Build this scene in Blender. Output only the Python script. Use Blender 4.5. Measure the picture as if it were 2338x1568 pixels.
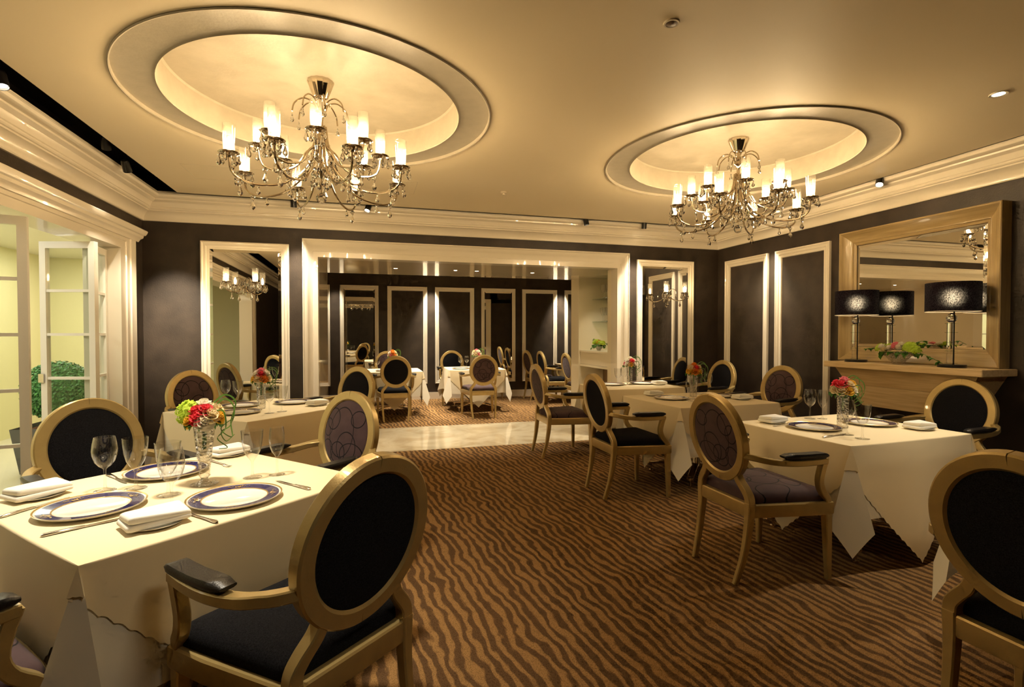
import bpy, math, random
from mathutils import Vector, Matrix
from math import sin, cos, pi, radians as R, sqrt, atan2, hypot

# ------------------------------------------------------------------ scene, camera, world, exposure
scn = bpy.context.scene
for o in list(bpy.data.objects): bpy.data.objects.remove(o)
COL = scn.collection
CAM_H, CAM_F, CAM_PITCH, CAM_YAW = 1.35, 1187.56, 0.019, 0.2753
cd = bpy.data.cameras.new('camera'); cam = bpy.data.objects.new('camera', cd); COL.objects.link(cam)
cd.sensor_width = 36.0; cd.lens = 36.0 * CAM_F / 2338.0; cd.clip_start = 0.05
cam.location = (0, 0, CAM_H); cam.rotation_euler = (pi/2 - CAM_PITCH, 0, -CAM_YAW)
scn.camera = cam
w = bpy.data.worlds.new('world'); scn.world = w; w.use_nodes = True
w.node_tree.nodes['Background'].inputs[0].default_value = (0.02, 0.015, 0.01, 1)
w.node_tree.nodes['Background'].inputs[1].default_value = 0.2
scn.view_settings.view_transform = 'Standard'; scn.view_settings.look = 'None'
scn.view_settings.exposure = 0.0; scn.view_settings.gamma = 1.0
scn.view_settings.use_curve_mapping = False
cy = scn.cycles
cy.use_denoising = True; cy.max_bounces = 7; cy.diffuse_bounces = 3; cy.glossy_bounces = 4
cy.transmission_bounces = 5; cy.transparent_max_bounces = 12
cy.use_adaptive_sampling = True; cy.adaptive_threshold = 0.06; cy.adaptive_min_samples = 14
cy.caustics_reflective = False; cy.caustics_refractive = False
cy.sample_clamp_indirect = 6.0; cy.blur_glossy = 0.6

# light levels
BULB = 430.0          # radiance of a chandelier candle bulb
WARM = (1.0, 0.72, 0.39)
SPOT = (1.0, 0.88, 0.68)
K_SPOT = 4.5

def spot(name, loc, target, watts, angle, blend=0.7, color=SPOT, radius=0.03):
    l = bpy.data.lights.new(name, 'SPOT'); l.energy = watts*K_SPOT; l.spot_size = R(angle); l.spot_blend = blend
    l.color = color; l.shadow_soft_size = radius
    o = bpy.data.objects.new(name, l); COL.objects.link(o); o.location = loc
    d = Vector(target) - Vector(loc); o.rotation_euler = d.to_track_quat('-Z', 'Y').to_euler()
    return o

# ------------------------------------------------------------------ materials
def nt(m):
    m.use_nodes = True; return m.node_tree
def pbr(name, col, rough=0.5, metal=0.0, coat=0.0, spec=0.5, sheen=0.0, bump=None, var=None, emis=None, trans=0.0, ior=1.45, sub=0.0):
    """bump=(noise scale, strength, detail); var=(scale, amount): brightness mottling"""
    m = bpy.data.materials.new(name); t = nt(m); b = t.nodes['Principled BSDF']
    b.inputs['Base Color'].default_value = (*col, 1); b.inputs['Roughness'].default_value = rough
    b.inputs['Metallic'].default_value = metal; b.inputs['Coat Weight'].default_value = coat
    b.inputs['Specular IOR Level'].default_value = spec; b.inputs['Sheen Weight'].default_value = sheen
    b.inputs['Transmission Weight'].default_value = trans; b.inputs['IOR'].default_value = ior
    if emis: b.inputs['Emission Color'].default_value = (*emis[0], 1); b.inputs['Emission Strength'].default_value = emis[1]
    if bump or var:
        tc = t.nodes.new('ShaderNodeTexCoord')
    if var:
        n = t.nodes.new('ShaderNodeTexNoise'); n.inputs['Scale'].default_value = var[0]; n.inputs['Detail'].default_value = 5
        t.links.new(tc.outputs['Object'], n.inputs['Vector'])
        r = t.nodes.new('ShaderNodeMapRange'); r.inputs[1].default_value = .3; r.inputs[2].default_value = .7
        r.inputs[3].default_value = 1-var[1]; r.inputs[4].default_value = 1+var[1]
        t.links.new(n.outputs['Fac'], r.inputs[0])
        h = t.nodes.new('ShaderNodeHueSaturation'); h.inputs['Color'].default_value = (*col, 1)
        t.links.new(r.outputs[0], h.inputs['Value']); t.links.new(h.outputs[0], b.inputs['Base Color'])
    if bump:
        n2 = t.nodes.new('ShaderNodeTexNoise'); n2.inputs['Scale'].default_value = bump[0]
        n2.inputs['Detail'].default_value = bump[2] if len(bump) > 2 else 2
        t.links.new(tc.outputs['Object'], n2.inputs['Vector'])
        bp = t.nodes.new('ShaderNodeBump'); bp.inputs['Strength'].default_value = bump[1]; bp.inputs['Distance'].default_value = .01
        t.links.new(n2.outputs['Fac'], bp.inputs['Height']); t.links.new(bp.outputs[0], b.inputs['Normal'])
    return m
def math_node(t, op, a, b=None, c=None):
    n = t.nodes.new('ShaderNodeMath'); n.operation = op
    for i, v in enumerate((a, b, c)):
        if v is None: continue
        if isinstance(v, (int, float)): n.inputs[i].default_value = v
        else: t.links.new(v, n.inputs[i])
    return n.outputs[0]

def emit(name, col, s):
    m = bpy.data.materials.new(name); t = nt(m); t.nodes.clear()
    e = t.nodes.new('ShaderNodeEmission'); e.inputs[0].default_value = (*col, 1); e.inputs[1].default_value = s
    o = t.nodes.new('ShaderNodeOutputMaterial'); t.links.new(e.outputs[0], o.inputs[0]); return m
def thin_glass(name, tint=(1, 1, 1), rough=0.02, ior=1.5, boost=0.0, bump=None, power=2.4):
    m = bpy.data.materials.new(name); t = nt(m); t.nodes.clear(); N = t.nodes.new
    tr = N('ShaderNodeBsdfTransparent'); tr.inputs[0].default_value = (*tint, 1)
    gl = N('ShaderNodeBsdfGlossy'); gl.inputs['Roughness'].default_value = rough
    fr = N('ShaderNodeLayerWeight'); fr.inputs['Blend'].default_value = .5
    pw = math_node(t, 'POWER', fr.outputs['Facing'], power); f0 = ((ior-1)/(ior+1))**2+boost
    ad = N('ShaderNodeMath'); ad.operation = 'MULTIPLY_ADD'; ad.inputs[1].default_value = .9*(1-f0); ad.inputs[2].default_value = f0; ad.use_clamp = True
    mx = N('ShaderNodeMixShader'); o = N('ShaderNodeOutputMaterial')
    t.links.new(pw, ad.inputs[0]); t.links.new(ad.outputs[0], mx.inputs[0])
    t.links.new(tr.outputs[0], mx.inputs[1]); t.links.new(gl.outputs[0], mx.inputs[2]); t.links.new(mx.outputs[0], o.inputs[0])
    if bump:
        tc = N('ShaderNodeTexCoord'); v = N('ShaderNodeTexVoronoi'); v.inputs['Scale'].default_value = bump[0]
        bp = N('ShaderNodeBump'); bp.inputs['Strength'].default_value = bump[1]; bp.inputs['Distance'].default_value = .01
        t.links.new(tc.outputs['Object'], v.inputs['Vector']); t.links.new(v.outputs['Distance'], bp.inputs['Height'])
        t.links.new(bp.outputs[0], gl.inputs['Normal']); t.links.new(bp.outputs[0], fr.inputs['Normal'])
    return m

M = {}
M['wall'] = pbr('dark_wallpaper', (.036, .025, .017), .50, spec=.45, var=(5, .30), bump=(90, .12, 4))
M['trim'] = pbr('cream_satin_trim', (.80, .72, .58), .22, coat=.3)
M['ceiling'] = pbr('ceiling_paint', (.80, .68, .47), .55)
M['dome'] = pbr('dome_wallpaper', (.38, .335, .255), .45, bump=(60, .08, 4), var=(14, .05))
M['slot'] = pbr('slot_black', (.012, .010, .009), .35)
M['gloss_panel'] = pbr('lacquer_panel', (.76, .66, .49), .10, coat=.5)
M['gold'] = pbr('champagne_wood', (.51, .37, .145), .34, metal=.45, coat=.15, var=(9, .10), bump=(160, .05, 3))
M['velvet'] = pbr('black_velvet', (.012, .0115, .013), .95, spec=.05, sheen=.02, bump=(400, .25, 2), var=(260, .6))
M['leather'] = pbr('black_leather', (.014, .012, .011), .33, bump=(220, .12, 3))
M['cream_cloth'] = pbr('cream_cloth', (.86, .72, .46), .75, spec=.2, sheen=.15, bump=(12, .10, 3))
M['white_cloth'] = pbr('white_cloth', (.82, .76, .62), .8, spec=.2, sheen=.15, bump=(14, .08, 3))
M['napkin'] = pbr('napkin_linen', (.86, .82, .73), .85, spec=.15, bump=(300, .08, 2))
M['china'] = pbr('white_china', (.84, .80, .70), .10, coat=.4)
M['cobalt'] = pbr('cobalt_band', (.018, .018, .10), .14, coat=.5, var=(60, .35))
M['gilt'] = pbr('gilt_line', (.75, .52, .18), .25, metal=.7)
M['steel'] = pbr('silver_cutlery', (.78, .74, .68), .16, metal=1)
M['chrome'] = pbr('polished_chrome', (.80, .72, .60), .10, metal=1)
M['bronze'] = pbr('nickel_arm', (.50, .42, .31), .14, metal=1)
M['mirror'] = pbr('mirror_silver', (.90, .88, .82), .008, metal=1)
M['mirror_bevel'] = pbr('mirror_bevel', (.92, .90, .85), .02, metal=1)
M['glass'] = thin_glass('wine_glass', (.975, .975, .97), .0, 1.5, .0, power=2.6)
def mat_candle_glass():
    """ribbed, lightly frosted candle glass"""
    m = thin_glass('ribbed_candle_glass', (.98, .97, .94), .08, 1.5, .03); t = m.node_tree; N = t.nodes.new
    out = [n for n in t.nodes if n.type == 'OUTPUT_MATERIAL'][0]; old = out.inputs[0].links[0].from_socket
    tl = N('ShaderNodeBsdfTranslucent'); tl.inputs[0].default_value = (.95, .92, .85, 1)
    mx = N('ShaderNodeMixShader'); mx.inputs[0].default_value = .035
    t.links.new(old, mx.inputs[1]); t.links.new(tl.outputs[0], mx.inputs[2]); t.links.new(mx.outputs[0], out.inputs[0])
    return m
M['shade_glass'] = mat_candle_glass()
M['pane'] = thin_glass('door_pane', (.95, .97, .94), .02, 1.45, .0, power=9)
M['shelf_glass'] = thin_glass('shelf_glass', (.82, .90, .84), .03, 1.5, .05)
M['vase_glass'] = thin_glass('cut_glass', (.93, .92, .90), .05, 1.5, .10, bump=(70, 1.0))
M['crystal'] = pbr('crystal', (1, 1, 1), .0, trans=1, ior=1.6)
M['black_metal'] = pbr('black_metal', (.012, .011, .010), .3)
M['bulb'] = emit('candle_bulb', WARM, BULB)
M['lens'] = emit('spot_lens', (1, .85, .6), 30)
M['yellow_wall'] = pbr('yellow_wall', (.80, .74, .44), .6)
M['outside_floor'] = pbr('outside_floor', (.72, .66, .50), .35)
M['white_door'] = pbr('white_door_paint', (.80, .76, .66), .3, coat=.2)
M['planter'] = pbr('planter_grey', (.12, .12, .11), .6)
M['soil'] = pbr('soil', (.12, .05, .025), .95, bump=(60, 1, 4))
M['bush'] = pbr('box_leaf', (.08, .26, .07), .45, var=(30, .6))
M['leaf'] = pbr('leaf_green', (.05, .17, .015), .4, var=(20, .4))
M['grass'] = pbr('grass_blade', (.10, .20, .03), .4)
def petal(name, col):
    m = bpy.data.materials.new(name); t = nt(m); t.nodes.clear(); N = t.nodes.new
    d = N('ShaderNodeBsdfDiffuse'); d.inputs[0].default_value = (*col, 1); tr = N('ShaderNodeBsdfTranslucent'); tr.inputs[0].default_value = (*col, 1)
    mx = N('ShaderNodeMixShader'); mx.inputs[0].default_value = .45; o = N('ShaderNodeOutputMaterial')
    t.links.new(d.outputs[0], mx.inputs[1]); t.links.new(tr.outputs[0], mx.inputs[2]); t.links.new(mx.outputs[0], o.inputs[0]); return m
M['lime'] = petal('hydrangea_lime', (.58, .72, .10))
M['rose_coral'] = petal('rose_coral', (.80, .08, .10))
M['rose_pink'] = petal('rose_pink', (.82, .28, .30))
M['rose_yellow'] = petal('rose_yellow', (.85, .55, .08))
M['rose_cream'] = petal('rose_cream', (.85, .72, .45))
M['rose_white'] = petal('rose_white', (.86, .80, .66))
M['rose_orange'] = petal('rose_orange', (.85, .33, .06))
M['niche'] = pbr('niche_cream', (.76, .67, .48), .3, coat=.2)
M['niche_dark'] = pbr('niche_brown', (.20, .12, .06), .4)
M['plain_wall'] = pbr('beige_wall', (.55, .45, .28), .5)
M['grille'] = pbr('detector_plastic', (.62, .52, .36), .4)
M['dark_grille'] = pbr('dark_grille', (.12, .07, .04), .5)

def mat_wood(name, c1, c2, axis='Y'):
    m = bpy.data.materials.new(name); t = nt(m); b = t.nodes['Principled BSDF']; N = t.nodes.new
    tc = N('ShaderNodeTexCoord'); mp = N('ShaderNodeMapping')
    mp.inputs['Scale'].default_value = {'Y': (18, 1.2, 18), 'Z': (18, 18, 1.2), 'X': (1.2, 18, 18)}[axis]
    n = N('ShaderNodeTexNoise'); n.inputs['Scale'].default_value = 3; n.inputs['Detail'].default_value = 6; n.inputs['Distortion'].default_value = .4
    r = N('ShaderNodeValToRGB'); r.color_ramp.elements[0].position = .3; r.color_ramp.elements[1].position = .7
    r.color_ramp.elements[0].color = (*c1, 1); r.color_ramp.elements[1].color = (*c2, 1)
    t.links.new(tc.outputs['Object'], mp.inputs[0]); t.links.new(mp.outputs[0], n.inputs['Vector'])
    t.links.new(n.outputs['Fac'], r.inputs[0]); t.links.new(r.outputs[0], b.inputs['Base Color'])
    b.inputs['Roughness'].default_value = .38; b.inputs['Coat Weight'].default_value = .15
    return m
M['oak'] = mat_wood('limed_oak', (.58, .40, .19), (.76, .57, .31), 'Y')
M['oak_dark'] = mat_wood('limed_oak_dark', (.50, .33, .145), (.66, .47, .23), 'Y')
M['oak_y'] = mat_wood('frame_oak_y', (.27, .185, .075), (.40, .285, .125), 'Y')
M['oak_z'] = mat_wood('frame_oak_z', (.27, .185, .075), (.40, .285, .125), 'Z')

def mat_carpet():
    m = bpy.data.materials.new('zebra_carpet'); t = nt(m); b = t.nodes['Principled BSDF']; N = t.nodes.new
    tc = N('ShaderNodeTexCoord'); ro = N('ShaderNodeMapping'); ro.inputs['Rotation'].default_value = (0, 0, R(-6)); t.links.new(tc.outputs['Object'], ro.inputs[0])
    sp = N('ShaderNodeSeparateXYZ'); t.links.new(ro.outputs[0], sp.inputs[0])
    def noise(sx, sy, detail, w=0):
        mp = N('ShaderNodeMapping'); mp.inputs['Scale'].default_value = (sx, sy, 1); mp.inputs['Location'].default_value = (w, w*.7, w*.3); t.links.new(ro.outputs[0], mp.inputs[0])
        n = N('ShaderNodeTexNoise'); n.inputs['Scale'].default_value = 1; n.inputs['Detail'].default_value = detail; t.links.new(mp.outputs[0], n.inputs['Vector'])
        return n.outputs['Fac']
    ph = math_node(t, 'MULTIPLY', sp.outputs[0], 112.0)
    ph = math_node(t, 'MULTIPLY_ADD', noise(4.6, 3.6, 2), 13.0, ph)
    ph = math_node(t, 'MULTIPLY_ADD', noise(13, 5.5, 2, 3), 5.0, ph)
    s = math_node(t, 'SINE', ph)
    s = math_node(t, 'MULTIPLY_ADD', noise(60, 12, 3, 7), 2.6, s)
    s = math_node(t, 'MULTIPLY_ADD', noise(12, 4.5, 2, 5), 2.0, s)
    mr = N('ShaderNodeMapRange'); mr.interpolation_type = 'SMOOTHSTEP'; mr.inputs[1].default_value = 1.75; mr.inputs[2].default_value = 2.75; t.links.new(s, mr.inputs[0])
    vo = N('ShaderNodeTexVoronoi'); vo.inputs['Scale'].default_value = 230; t.links.new(tc.outputs['Object'], vo.inputs['Vector'])
    mixc = N('ShaderNodeMix'); mixc.data_type = 'RGBA'; t.links.new(mr.outputs[0], mixc.inputs['Factor'])
    mixc.inputs['A'].default_value = (.40, .225, .085, 1); mixc.inputs['B'].default_value = (.145, .080, .036, 1)
    hv = N('ShaderNodeHueSaturation'); t.links.new(mixc.outputs['Result'], hv.inputs['Color'])
    vr = N('ShaderNodeMapRange'); vr.inputs[1].default_value = 0; vr.inputs[2].default_value = .9; vr.inputs[3].default_value = 1.25; vr.inputs[4].default_value = .6
    t.links.new(vo.outputs['Distance'], vr.inputs[0]); t.links.new(vr.outputs[0], hv.inputs['Value'])
    t.links.new(hv.outputs[0], b.inputs['Base Color'])
    b.inputs['Roughness'].default_value = .95; b.inputs['Specular IOR Level'].default_value = .1
    bp = N('ShaderNodeBump'); bp.inputs['Strength'].default_value = .4; bp.inputs['Distance'].default_value = .006
    t.links.new(vo.outputs['Distance'], bp.inputs['Height']); t.links.new(bp.outputs[0], b.inputs['Normal'])
    return m
M['carpet'] = mat_carpet()

def mat_marble():
    m = bpy.data.materials.new('cream_marble'); t = nt(m); b = t.nodes['Principled BSDF']; N = t.nodes.new
    tc = N('ShaderNodeTexCoord'); n = N('ShaderNodeTexNoise'); n.inputs['Scale'].default_value = 2.2; n.inputs['Detail'].default_value = 8; n.inputs['Distortion'].default_value = 1.5
    t.links.new(tc.outputs['Object'], n.inputs['Vector'])
    r = N('ShaderNodeValToRGB'); e = r.color_ramp.elements
    e[0].position = .35; e[0].color = (.62, .50, .32, 1); e[1].position = .6; e[1].color = (.78, .68, .48, 1)
    t.links.new(n.outputs['Fac'], r.inputs[0]); t.links.new(r.outputs[0], b.inputs['Base Color'])
    b.inputs['Roughness'].default_value = .07
    return m
M['marble'] = mat_marble()

def mat_loops(name, u, v, circles, base, line):
    """purple upholstery with thin dark loops; u, v: object axes"""
    m = bpy.data.materials.new(name); t = nt(m); b = t.nodes['Principled BSDF']; N = t.nodes.new
    tc = N('ShaderNodeTexCoord'); sp = N('ShaderNodeSeparateXYZ'); t.links.new(tc.outputs['Object'], sp.inputs[0])
    ux, vx = sp.outputs[u], sp.outputs[v]
    acc = None
    for (cx, cv, rx, rv, wd) in circles:
        du = math_node(t, 'MULTIPLY', math_node(t, 'SUBTRACT', ux, cx), 1.0/rx)
        dv = math_node(t, 'MULTIPLY', math_node(t, 'SUBTRACT', vx, cv), 1.0/rv)
        d = math_node(t, 'SQRT', math_node(t, 'ADD', math_node(t, 'MULTIPLY', du, du), math_node(t, 'MULTIPLY', dv, dv)))
        d = math_node(t, 'MULTIPLY', math_node(t, 'ABSOLUTE', math_node(t, 'SUBTRACT', d, 1.0)), (rx+rv)/2)
        k = math_node(t, 'LESS_THAN', d, wd*1.35)
        acc = k if acc is None else math_node(t, 'MAXIMUM', acc, k)
    mixc = N('ShaderNodeMix'); mixc.data_type = 'RGBA'; t.links.new(acc, mixc.inputs['Factor'])
    mixc.inputs['A'].default_value = (*base, 1); mixc.inputs['B'].default_value = (*line, 1)
    n = N('ShaderNodeTexNoise'); n.inputs['Scale'].default_value = 14; n.inputs['Detail'].default_value = 4; t.links.new(tc.outputs['Object'], n.inputs['Vector'])
    h = N('ShaderNodeHueSaturation'); mr = N('ShaderNodeMapRange'); mr.inputs[3].default_value = .7; mr.inputs[4].default_value = 1.3
    t.links.new(n.outputs['Fac'], mr.inputs[0]); t.links.new(mr.outputs[0], h.inputs['Value']); t.links.new(mixc.outputs['Result'], h.inputs['Color'])
    t.links.new(h.outputs[0], b.inputs['Base Color'])
    b.inputs['Roughness'].default_value = .75; b.inputs['Sheen Weight'].default_value = .10; b.inputs['Specular IOR Level'].default_value = .15
    return m
PURP, PLINE = (.080, .046, .047), (.008, .005, .006)
M['loops_back'] = mat_loops('loop_fabric_back', 0, 2, [(-.03, .70, .075, .085, .0022), (.035, .665, .06, .06, .0022), (-.07, .665, .085, .06, .0022),
    (-.10, .86, .05, .045, .0022), (.10, .85, .055, .06, .0022), (.14, .80, .04, .05, .0018), (.02, .78, .10, .14, .002), (.13, .67, .05, .06, .002)], PURP, PLINE)
M['loops_seat'] = mat_loops('loop_fabric_seat', 0, 1, [(-.10, .05, .09, .07, .0025), (.05, .0, .07, .09, .0025), (.12, .12, .06, .05, .0025),
    (-.05, -.1, .10, .06, .0025), (-.16, .16, .05, .05, .0025), (.18, -.05, .06, .10, .002), (.0, .2, .12, .05, .002)], PURP, PLINE)

def mat_shade():
    """dark woven lamp fabric: light leaks forward through the weave"""
    m = bpy.data.materials.new('dark_lamp_fabric'); t = nt(m); t.nodes.clear(); N = t.nodes.new
    tc = N('ShaderNodeTexCoord'); mp = N('ShaderNodeMapping'); mp.inputs['Scale'].default_value = (1, 1, .35); t.links.new(tc.outputs['Object'], mp.inputs[0])
    n = N('ShaderNodeTexNoise'); n.inputs['Scale'].default_value = 240; n.inputs['Detail'].default_value = 3; t.links.new(mp.outputs[0], n.inputs['Vector'])
    mr = N('ShaderNodeMapRange'); mr.inputs[1].default_value = .38; mr.inputs[2].default_value = .68; mr.inputs[3].default_value = .005; mr.inputs[4].default_value = .06
    t.links.new(n.outputs['Fac'], mr.inputs[0])
    c = N('ShaderNodeCombineColor')
    for i in range(3): t.links.new(mr.outputs[0], c.inputs[i])
    tl = N('ShaderNodeBsdfRefraction'); tl.inputs['Roughness'].default_value = .9; tl.inputs['IOR'].default_value = 1.22; t.links.new(c.outputs[0], tl.inputs[0])
    df = N('ShaderNodeBsdfDiffuse'); df.inputs[0].default_value = (.011, .008, .012, 1)
    mx = N('ShaderNodeAddShader'); o = N('ShaderNodeOutputMaterial')
    t.links.new(tl.outputs[0], mx.inputs[0]); t.links.new(df.outputs[0], mx.inputs[1]); t.links.new(mx.outputs[0], o.inputs[0])
    return m
M['lamp_shade'] = mat_shade()

# ------------------------------------------------------------------ mesh helpers
class MB:
    def __init__(s): s.v = []; s.f = []; s.mi = []; s.cur = 0
    def add(s, vs, fs):
        k = len(s.v); s.v += [tuple(p) for p in vs]; s.f += [tuple(i+k for i in f) for f in fs]; s.mi += [s.cur]*len(fs); return s
    def box(s, x0, x1, y0, y1, z0, z1):
        return s.add([(x0,y0,z0),(x1,y0,z0),(x1,y1,z0),(x0,y1,z0),(x0,y0,z1),(x1,y0,z1),(x1,y1,z1),(x0,y1,z1)],
                     [(0,3,2,1),(4,5,6,7),(0,1,5,4),(1,2,6,5),(2,3,7,6),(3,0,4,7)])
    def bbox(s, x0, x1, y0, y1, z0, z1, b):
        """box with chamfered vertical and top edges"""
        prof = [(b,0),(0,b),(0,1),(b,1)]
        ring = lambda i, z: [(x0+i+b,y0+i,z),(x1-i-b,y0+i,z),(x1-i,y0+i+b,z),(x1-i,y1-i-b,z),(x1-i-b,y1-i,z),(x0+i+b,y1-i,z),(x0+i,y1-i-b,z),(x0+i,y0+i+b,z)]
        rs = [ring(b, z0), ring(0, z0+b), ring(0, z1-b), ring(b, z1)]
        vs = [p for r in rs for p in r]; fs = [tuple(range(7,-1,-1)), tuple(range(24,32))]
        for k in range(3):
            for i in range(8):
                j = (i+1) % 8; fs.append((k*8+i, k*8+j, k*8+8+j, k*8+8+i))
        return s.add(vs, fs)
    def lathe(s, prof, n=24, c=(0,0,0), sx=1, sy=1, cap0=False, cap1=False):
        vs = []; fs = []; k = len(prof)
        for i in range(n):
            a = 2*pi*i/n
            for (r, z) in prof: vs.append((c[0]+r*cos(a)*sx, c[1]+r*sin(a)*sy, c[2]+z))
        for i in range(n):
            j = (i+1) % n
            for q in range(k-1): fs.append((i*k+q, j*k+q, j*k+q+1, i*k+q+1))
        if cap0: fs.append(tuple(i*k for i in range(n-1,-1,-1)))
        if cap1: fs.append(tuple(i*k+k-1 for i in range(n)))
        return s.add(vs, fs)
    def sweep(s, path, secs, sides, closed=False, cap=True):
        """path points; secs: one section [(a,b)..] or a list per point; sides: one vector or a list: a runs along side, b along side x tangent"""
        P = [Vector(p) for p in path]; n = len(P); vs = []
        sec0 = secs[0][0]; per = not isinstance(sec0, (int, float))
        sper = not isinstance(sides[0], (int, float))
        for i in range(n):
            if closed: t = P[(i+1) % n]-P[i-1]
            else: t = P[min(i+1, n-1)]-P[max(i-1, 0)]
            t.normalize(); sd = Vector(sides[i] if sper else sides); sd = sd - t*sd.dot(t); sd.normalize(); up = sd.cross(t)
            for (a, b) in (secs[i] if per else secs): vs.append(P[i]+sd*a+up*b)
        m = len(secs[0]) if per else len(secs); fs = []
        for i in range(n if closed else n-1):
            j = (i+1) % n
            for q in range(m):
                r = (q+1) % m; fs.append((i*m+q, i*m+r, j*m+r, j*m+q))
        if cap and not closed:
            fs.append(tuple(range(m-1,-1,-1))); fs.append(tuple((n-1)*m+q for q in range(m)))
        return s.add(vs, fs)
    def tube(s, path, r, n=6, closed=False):
        P = [Vector(p) for p in path]; k = len(P)
        rr = r if isinstance(r, (list, tuple)) else [r]*k
        secs = [[(rr[i]*cos(2*pi*q/n), rr[i]*sin(2*pi*q/n)) for q in range(n)] for i in range(k)]
        d = P[-1]-P[0] if not closed else P[k//2]-P[0]
        ref = Vector((0,0,1)) if abs(d.normalized().z) < .8 else Vector((1,0.2,0))
        sides = []; last = ref
        for i in range(k):
            t = (P[min(i+1,k-1)]-P[max(i-1,0)]).normalized() if not closed else (P[(i+1)%k]-P[i-1]).normalized()
            x = last - t*last.dot(t)
            if x.length < 1e-4: x = Vector((.3,.5,.1)) - t*Vector((.3,.5,.1)).dot(t)
            x.normalize(); sides.append(tuple(x)); last = x
        return s.sweep(path, secs, sides, closed)
    def mesh(s, name, mats, smooth=30):
        me = bpy.data.meshes.new(name); me.from_pydata(s.v, [], s.f); me.validate()
        for mm in (mats if isinstance(mats, (list, tuple)) else [mats]): me.materials.append(M[mm] if isinstance(mm, str) else mm)
        if any(s.mi) and len(me.polygons) == len(s.mi): me.polygons.foreach_set('material_index', s.mi)
        if smooth:
            me.polygons.foreach_set('use_smooth', [True]*len(me.polygons))
            if smooth < 180: me.set_sharp_from_angle(angle=R(smooth))
        me.update(); return me
    def build(s, name, mats, parent=None, smooth=30, loc=None):
        return link(name, s.mesh(name, mats, smooth), parent, loc)
def link(name, me, parent=None, loc=None, rot=None):
    o = bpy.data.objects.new(name, me); COL.objects.link(o)
    if parent: o.parent = parent
    if loc: o.location = loc
    if rot: o.rotation_euler = rot
    return o
def tag(o, label=None, cat=None, group=None, kind=None):
    if label: o['label'] = label
    if cat: o['category'] = cat
    if group: o['group'] = group
    if kind: o['kind'] = kind
    return o
def thing(name, label, cat, loc=(0,0,0), rz=0, group=None):
    return tag(link(name, None, None, loc, (0,0,rz)), label, cat, group)
def struct(o, label=None):
    o['kind'] = 'structure'
    if label: o['label'] = label
    return o
def copy_tree(o, parent=None, loc=None, rz=None):
    c = o.copy(); COL.objects.link(c); c.parent = parent
    if loc is not None: c.location = loc
    if rz is not None: c.rotation_euler = (0,0,rz)
    for ch in list(o.children): copy_tree(ch, c)
    return c
def chamf(w, h, b):
    w /= 2; h /= 2
    return [(-w+b,-h),(w-b,-h),(w,-h+b),(w,h-b),(w-b,h),(-w+b,h),(-w,h-b),(-w,-h+b)]
def smooth_path(pts, n):
    """Catmull-Rom through pts"""
    P = [Vector(p) for p in pts]; P = [P[0]*2-P[1]] + P + [P[-1]*2-P[-2]]; out = []
    for i in range(1, len(P)-2):
        for k in range(n):
            t = k/n; a, b, c, d = P[i-1], P[i], P[i+1], P[i+2]
            out.append(tuple(.5*((2*b)+(c-a)*t+(2*a-5*b+4*c-d)*t*t+(3*b-a-3*c+d)*t**3)))
    out.append(tuple(P[-2])); return out
# ------------------------------------------------------------------ the room
WL, WR, WB, WF = -2.154, 4.63, 6.068, -2.6
CEIL = 2.7185
CL, CR, CB, CF = -1.745, 4.372, 5.762, -2.2          # edges of the floating ceiling
OP0, OP1, OPZ = -.494, 3.111, 2.19                  # opening in the back wall
PY = 7.6                                            # end of the marble passage
FY = 10.78                                          # far wall of the second room
LO0, LO1, LOZ = 0.9, 5.513, 2.13                    # opening in the left wall

struct(MB().box(WL-.1, WR+.1, WF-.1, WB, -.1, 0).build('floor', 'carpet', smooth=0), 'brown carpet with dark wavy zebra stripes')
struct(MB().box(OP0-.3, OP1+1.0, WB, PY, -.1, .0).build('floor_passage', 'marble', smooth=0), 'polished cream marble strip between the two rooms')
struct(MB().box(-1.95, 6.6, PY, FY+.1, -.1, 0).build('floor_second_room', 'carpet', smooth=0), 'striped brown carpet of the room behind the opening')

# dark papered walls
m = MB().box(WL-.2, OP0, WB, WB+.12, 0, 3.0).box(OP1, WR+.2, WB, WB+.12, 0, 3.0).box(OP0, OP1, WB, WB+.12, OPZ, 3.0)
struct(m.build('wall_back', 'wall', smooth=0), 'dark papered back wall with the wide opening')
struct(MB().box(WR, WR+.15, WF, WB, 0, 3.0).build('wall_right', 'wall', smooth=0), 'dark papered right wall')
m = MB().box(WL-.2, WL, LO1+.03, WB, 0, 3.0).box(WL-.2, WL, WF, LO0-.03, 0, 3.0).box(WL-.2, WL, LO0-.03, LO1+.03, LOZ+.03, 3.0)
struct(m.build('wall_left', 'wall', smooth=0), 'dark papered left wall above the glazed doors')
struct(MB().box(WL-.2, WR+.15, WF-.15, WF, 0, 3.0).build('wall_front', 'wall', smooth=0))

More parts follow.
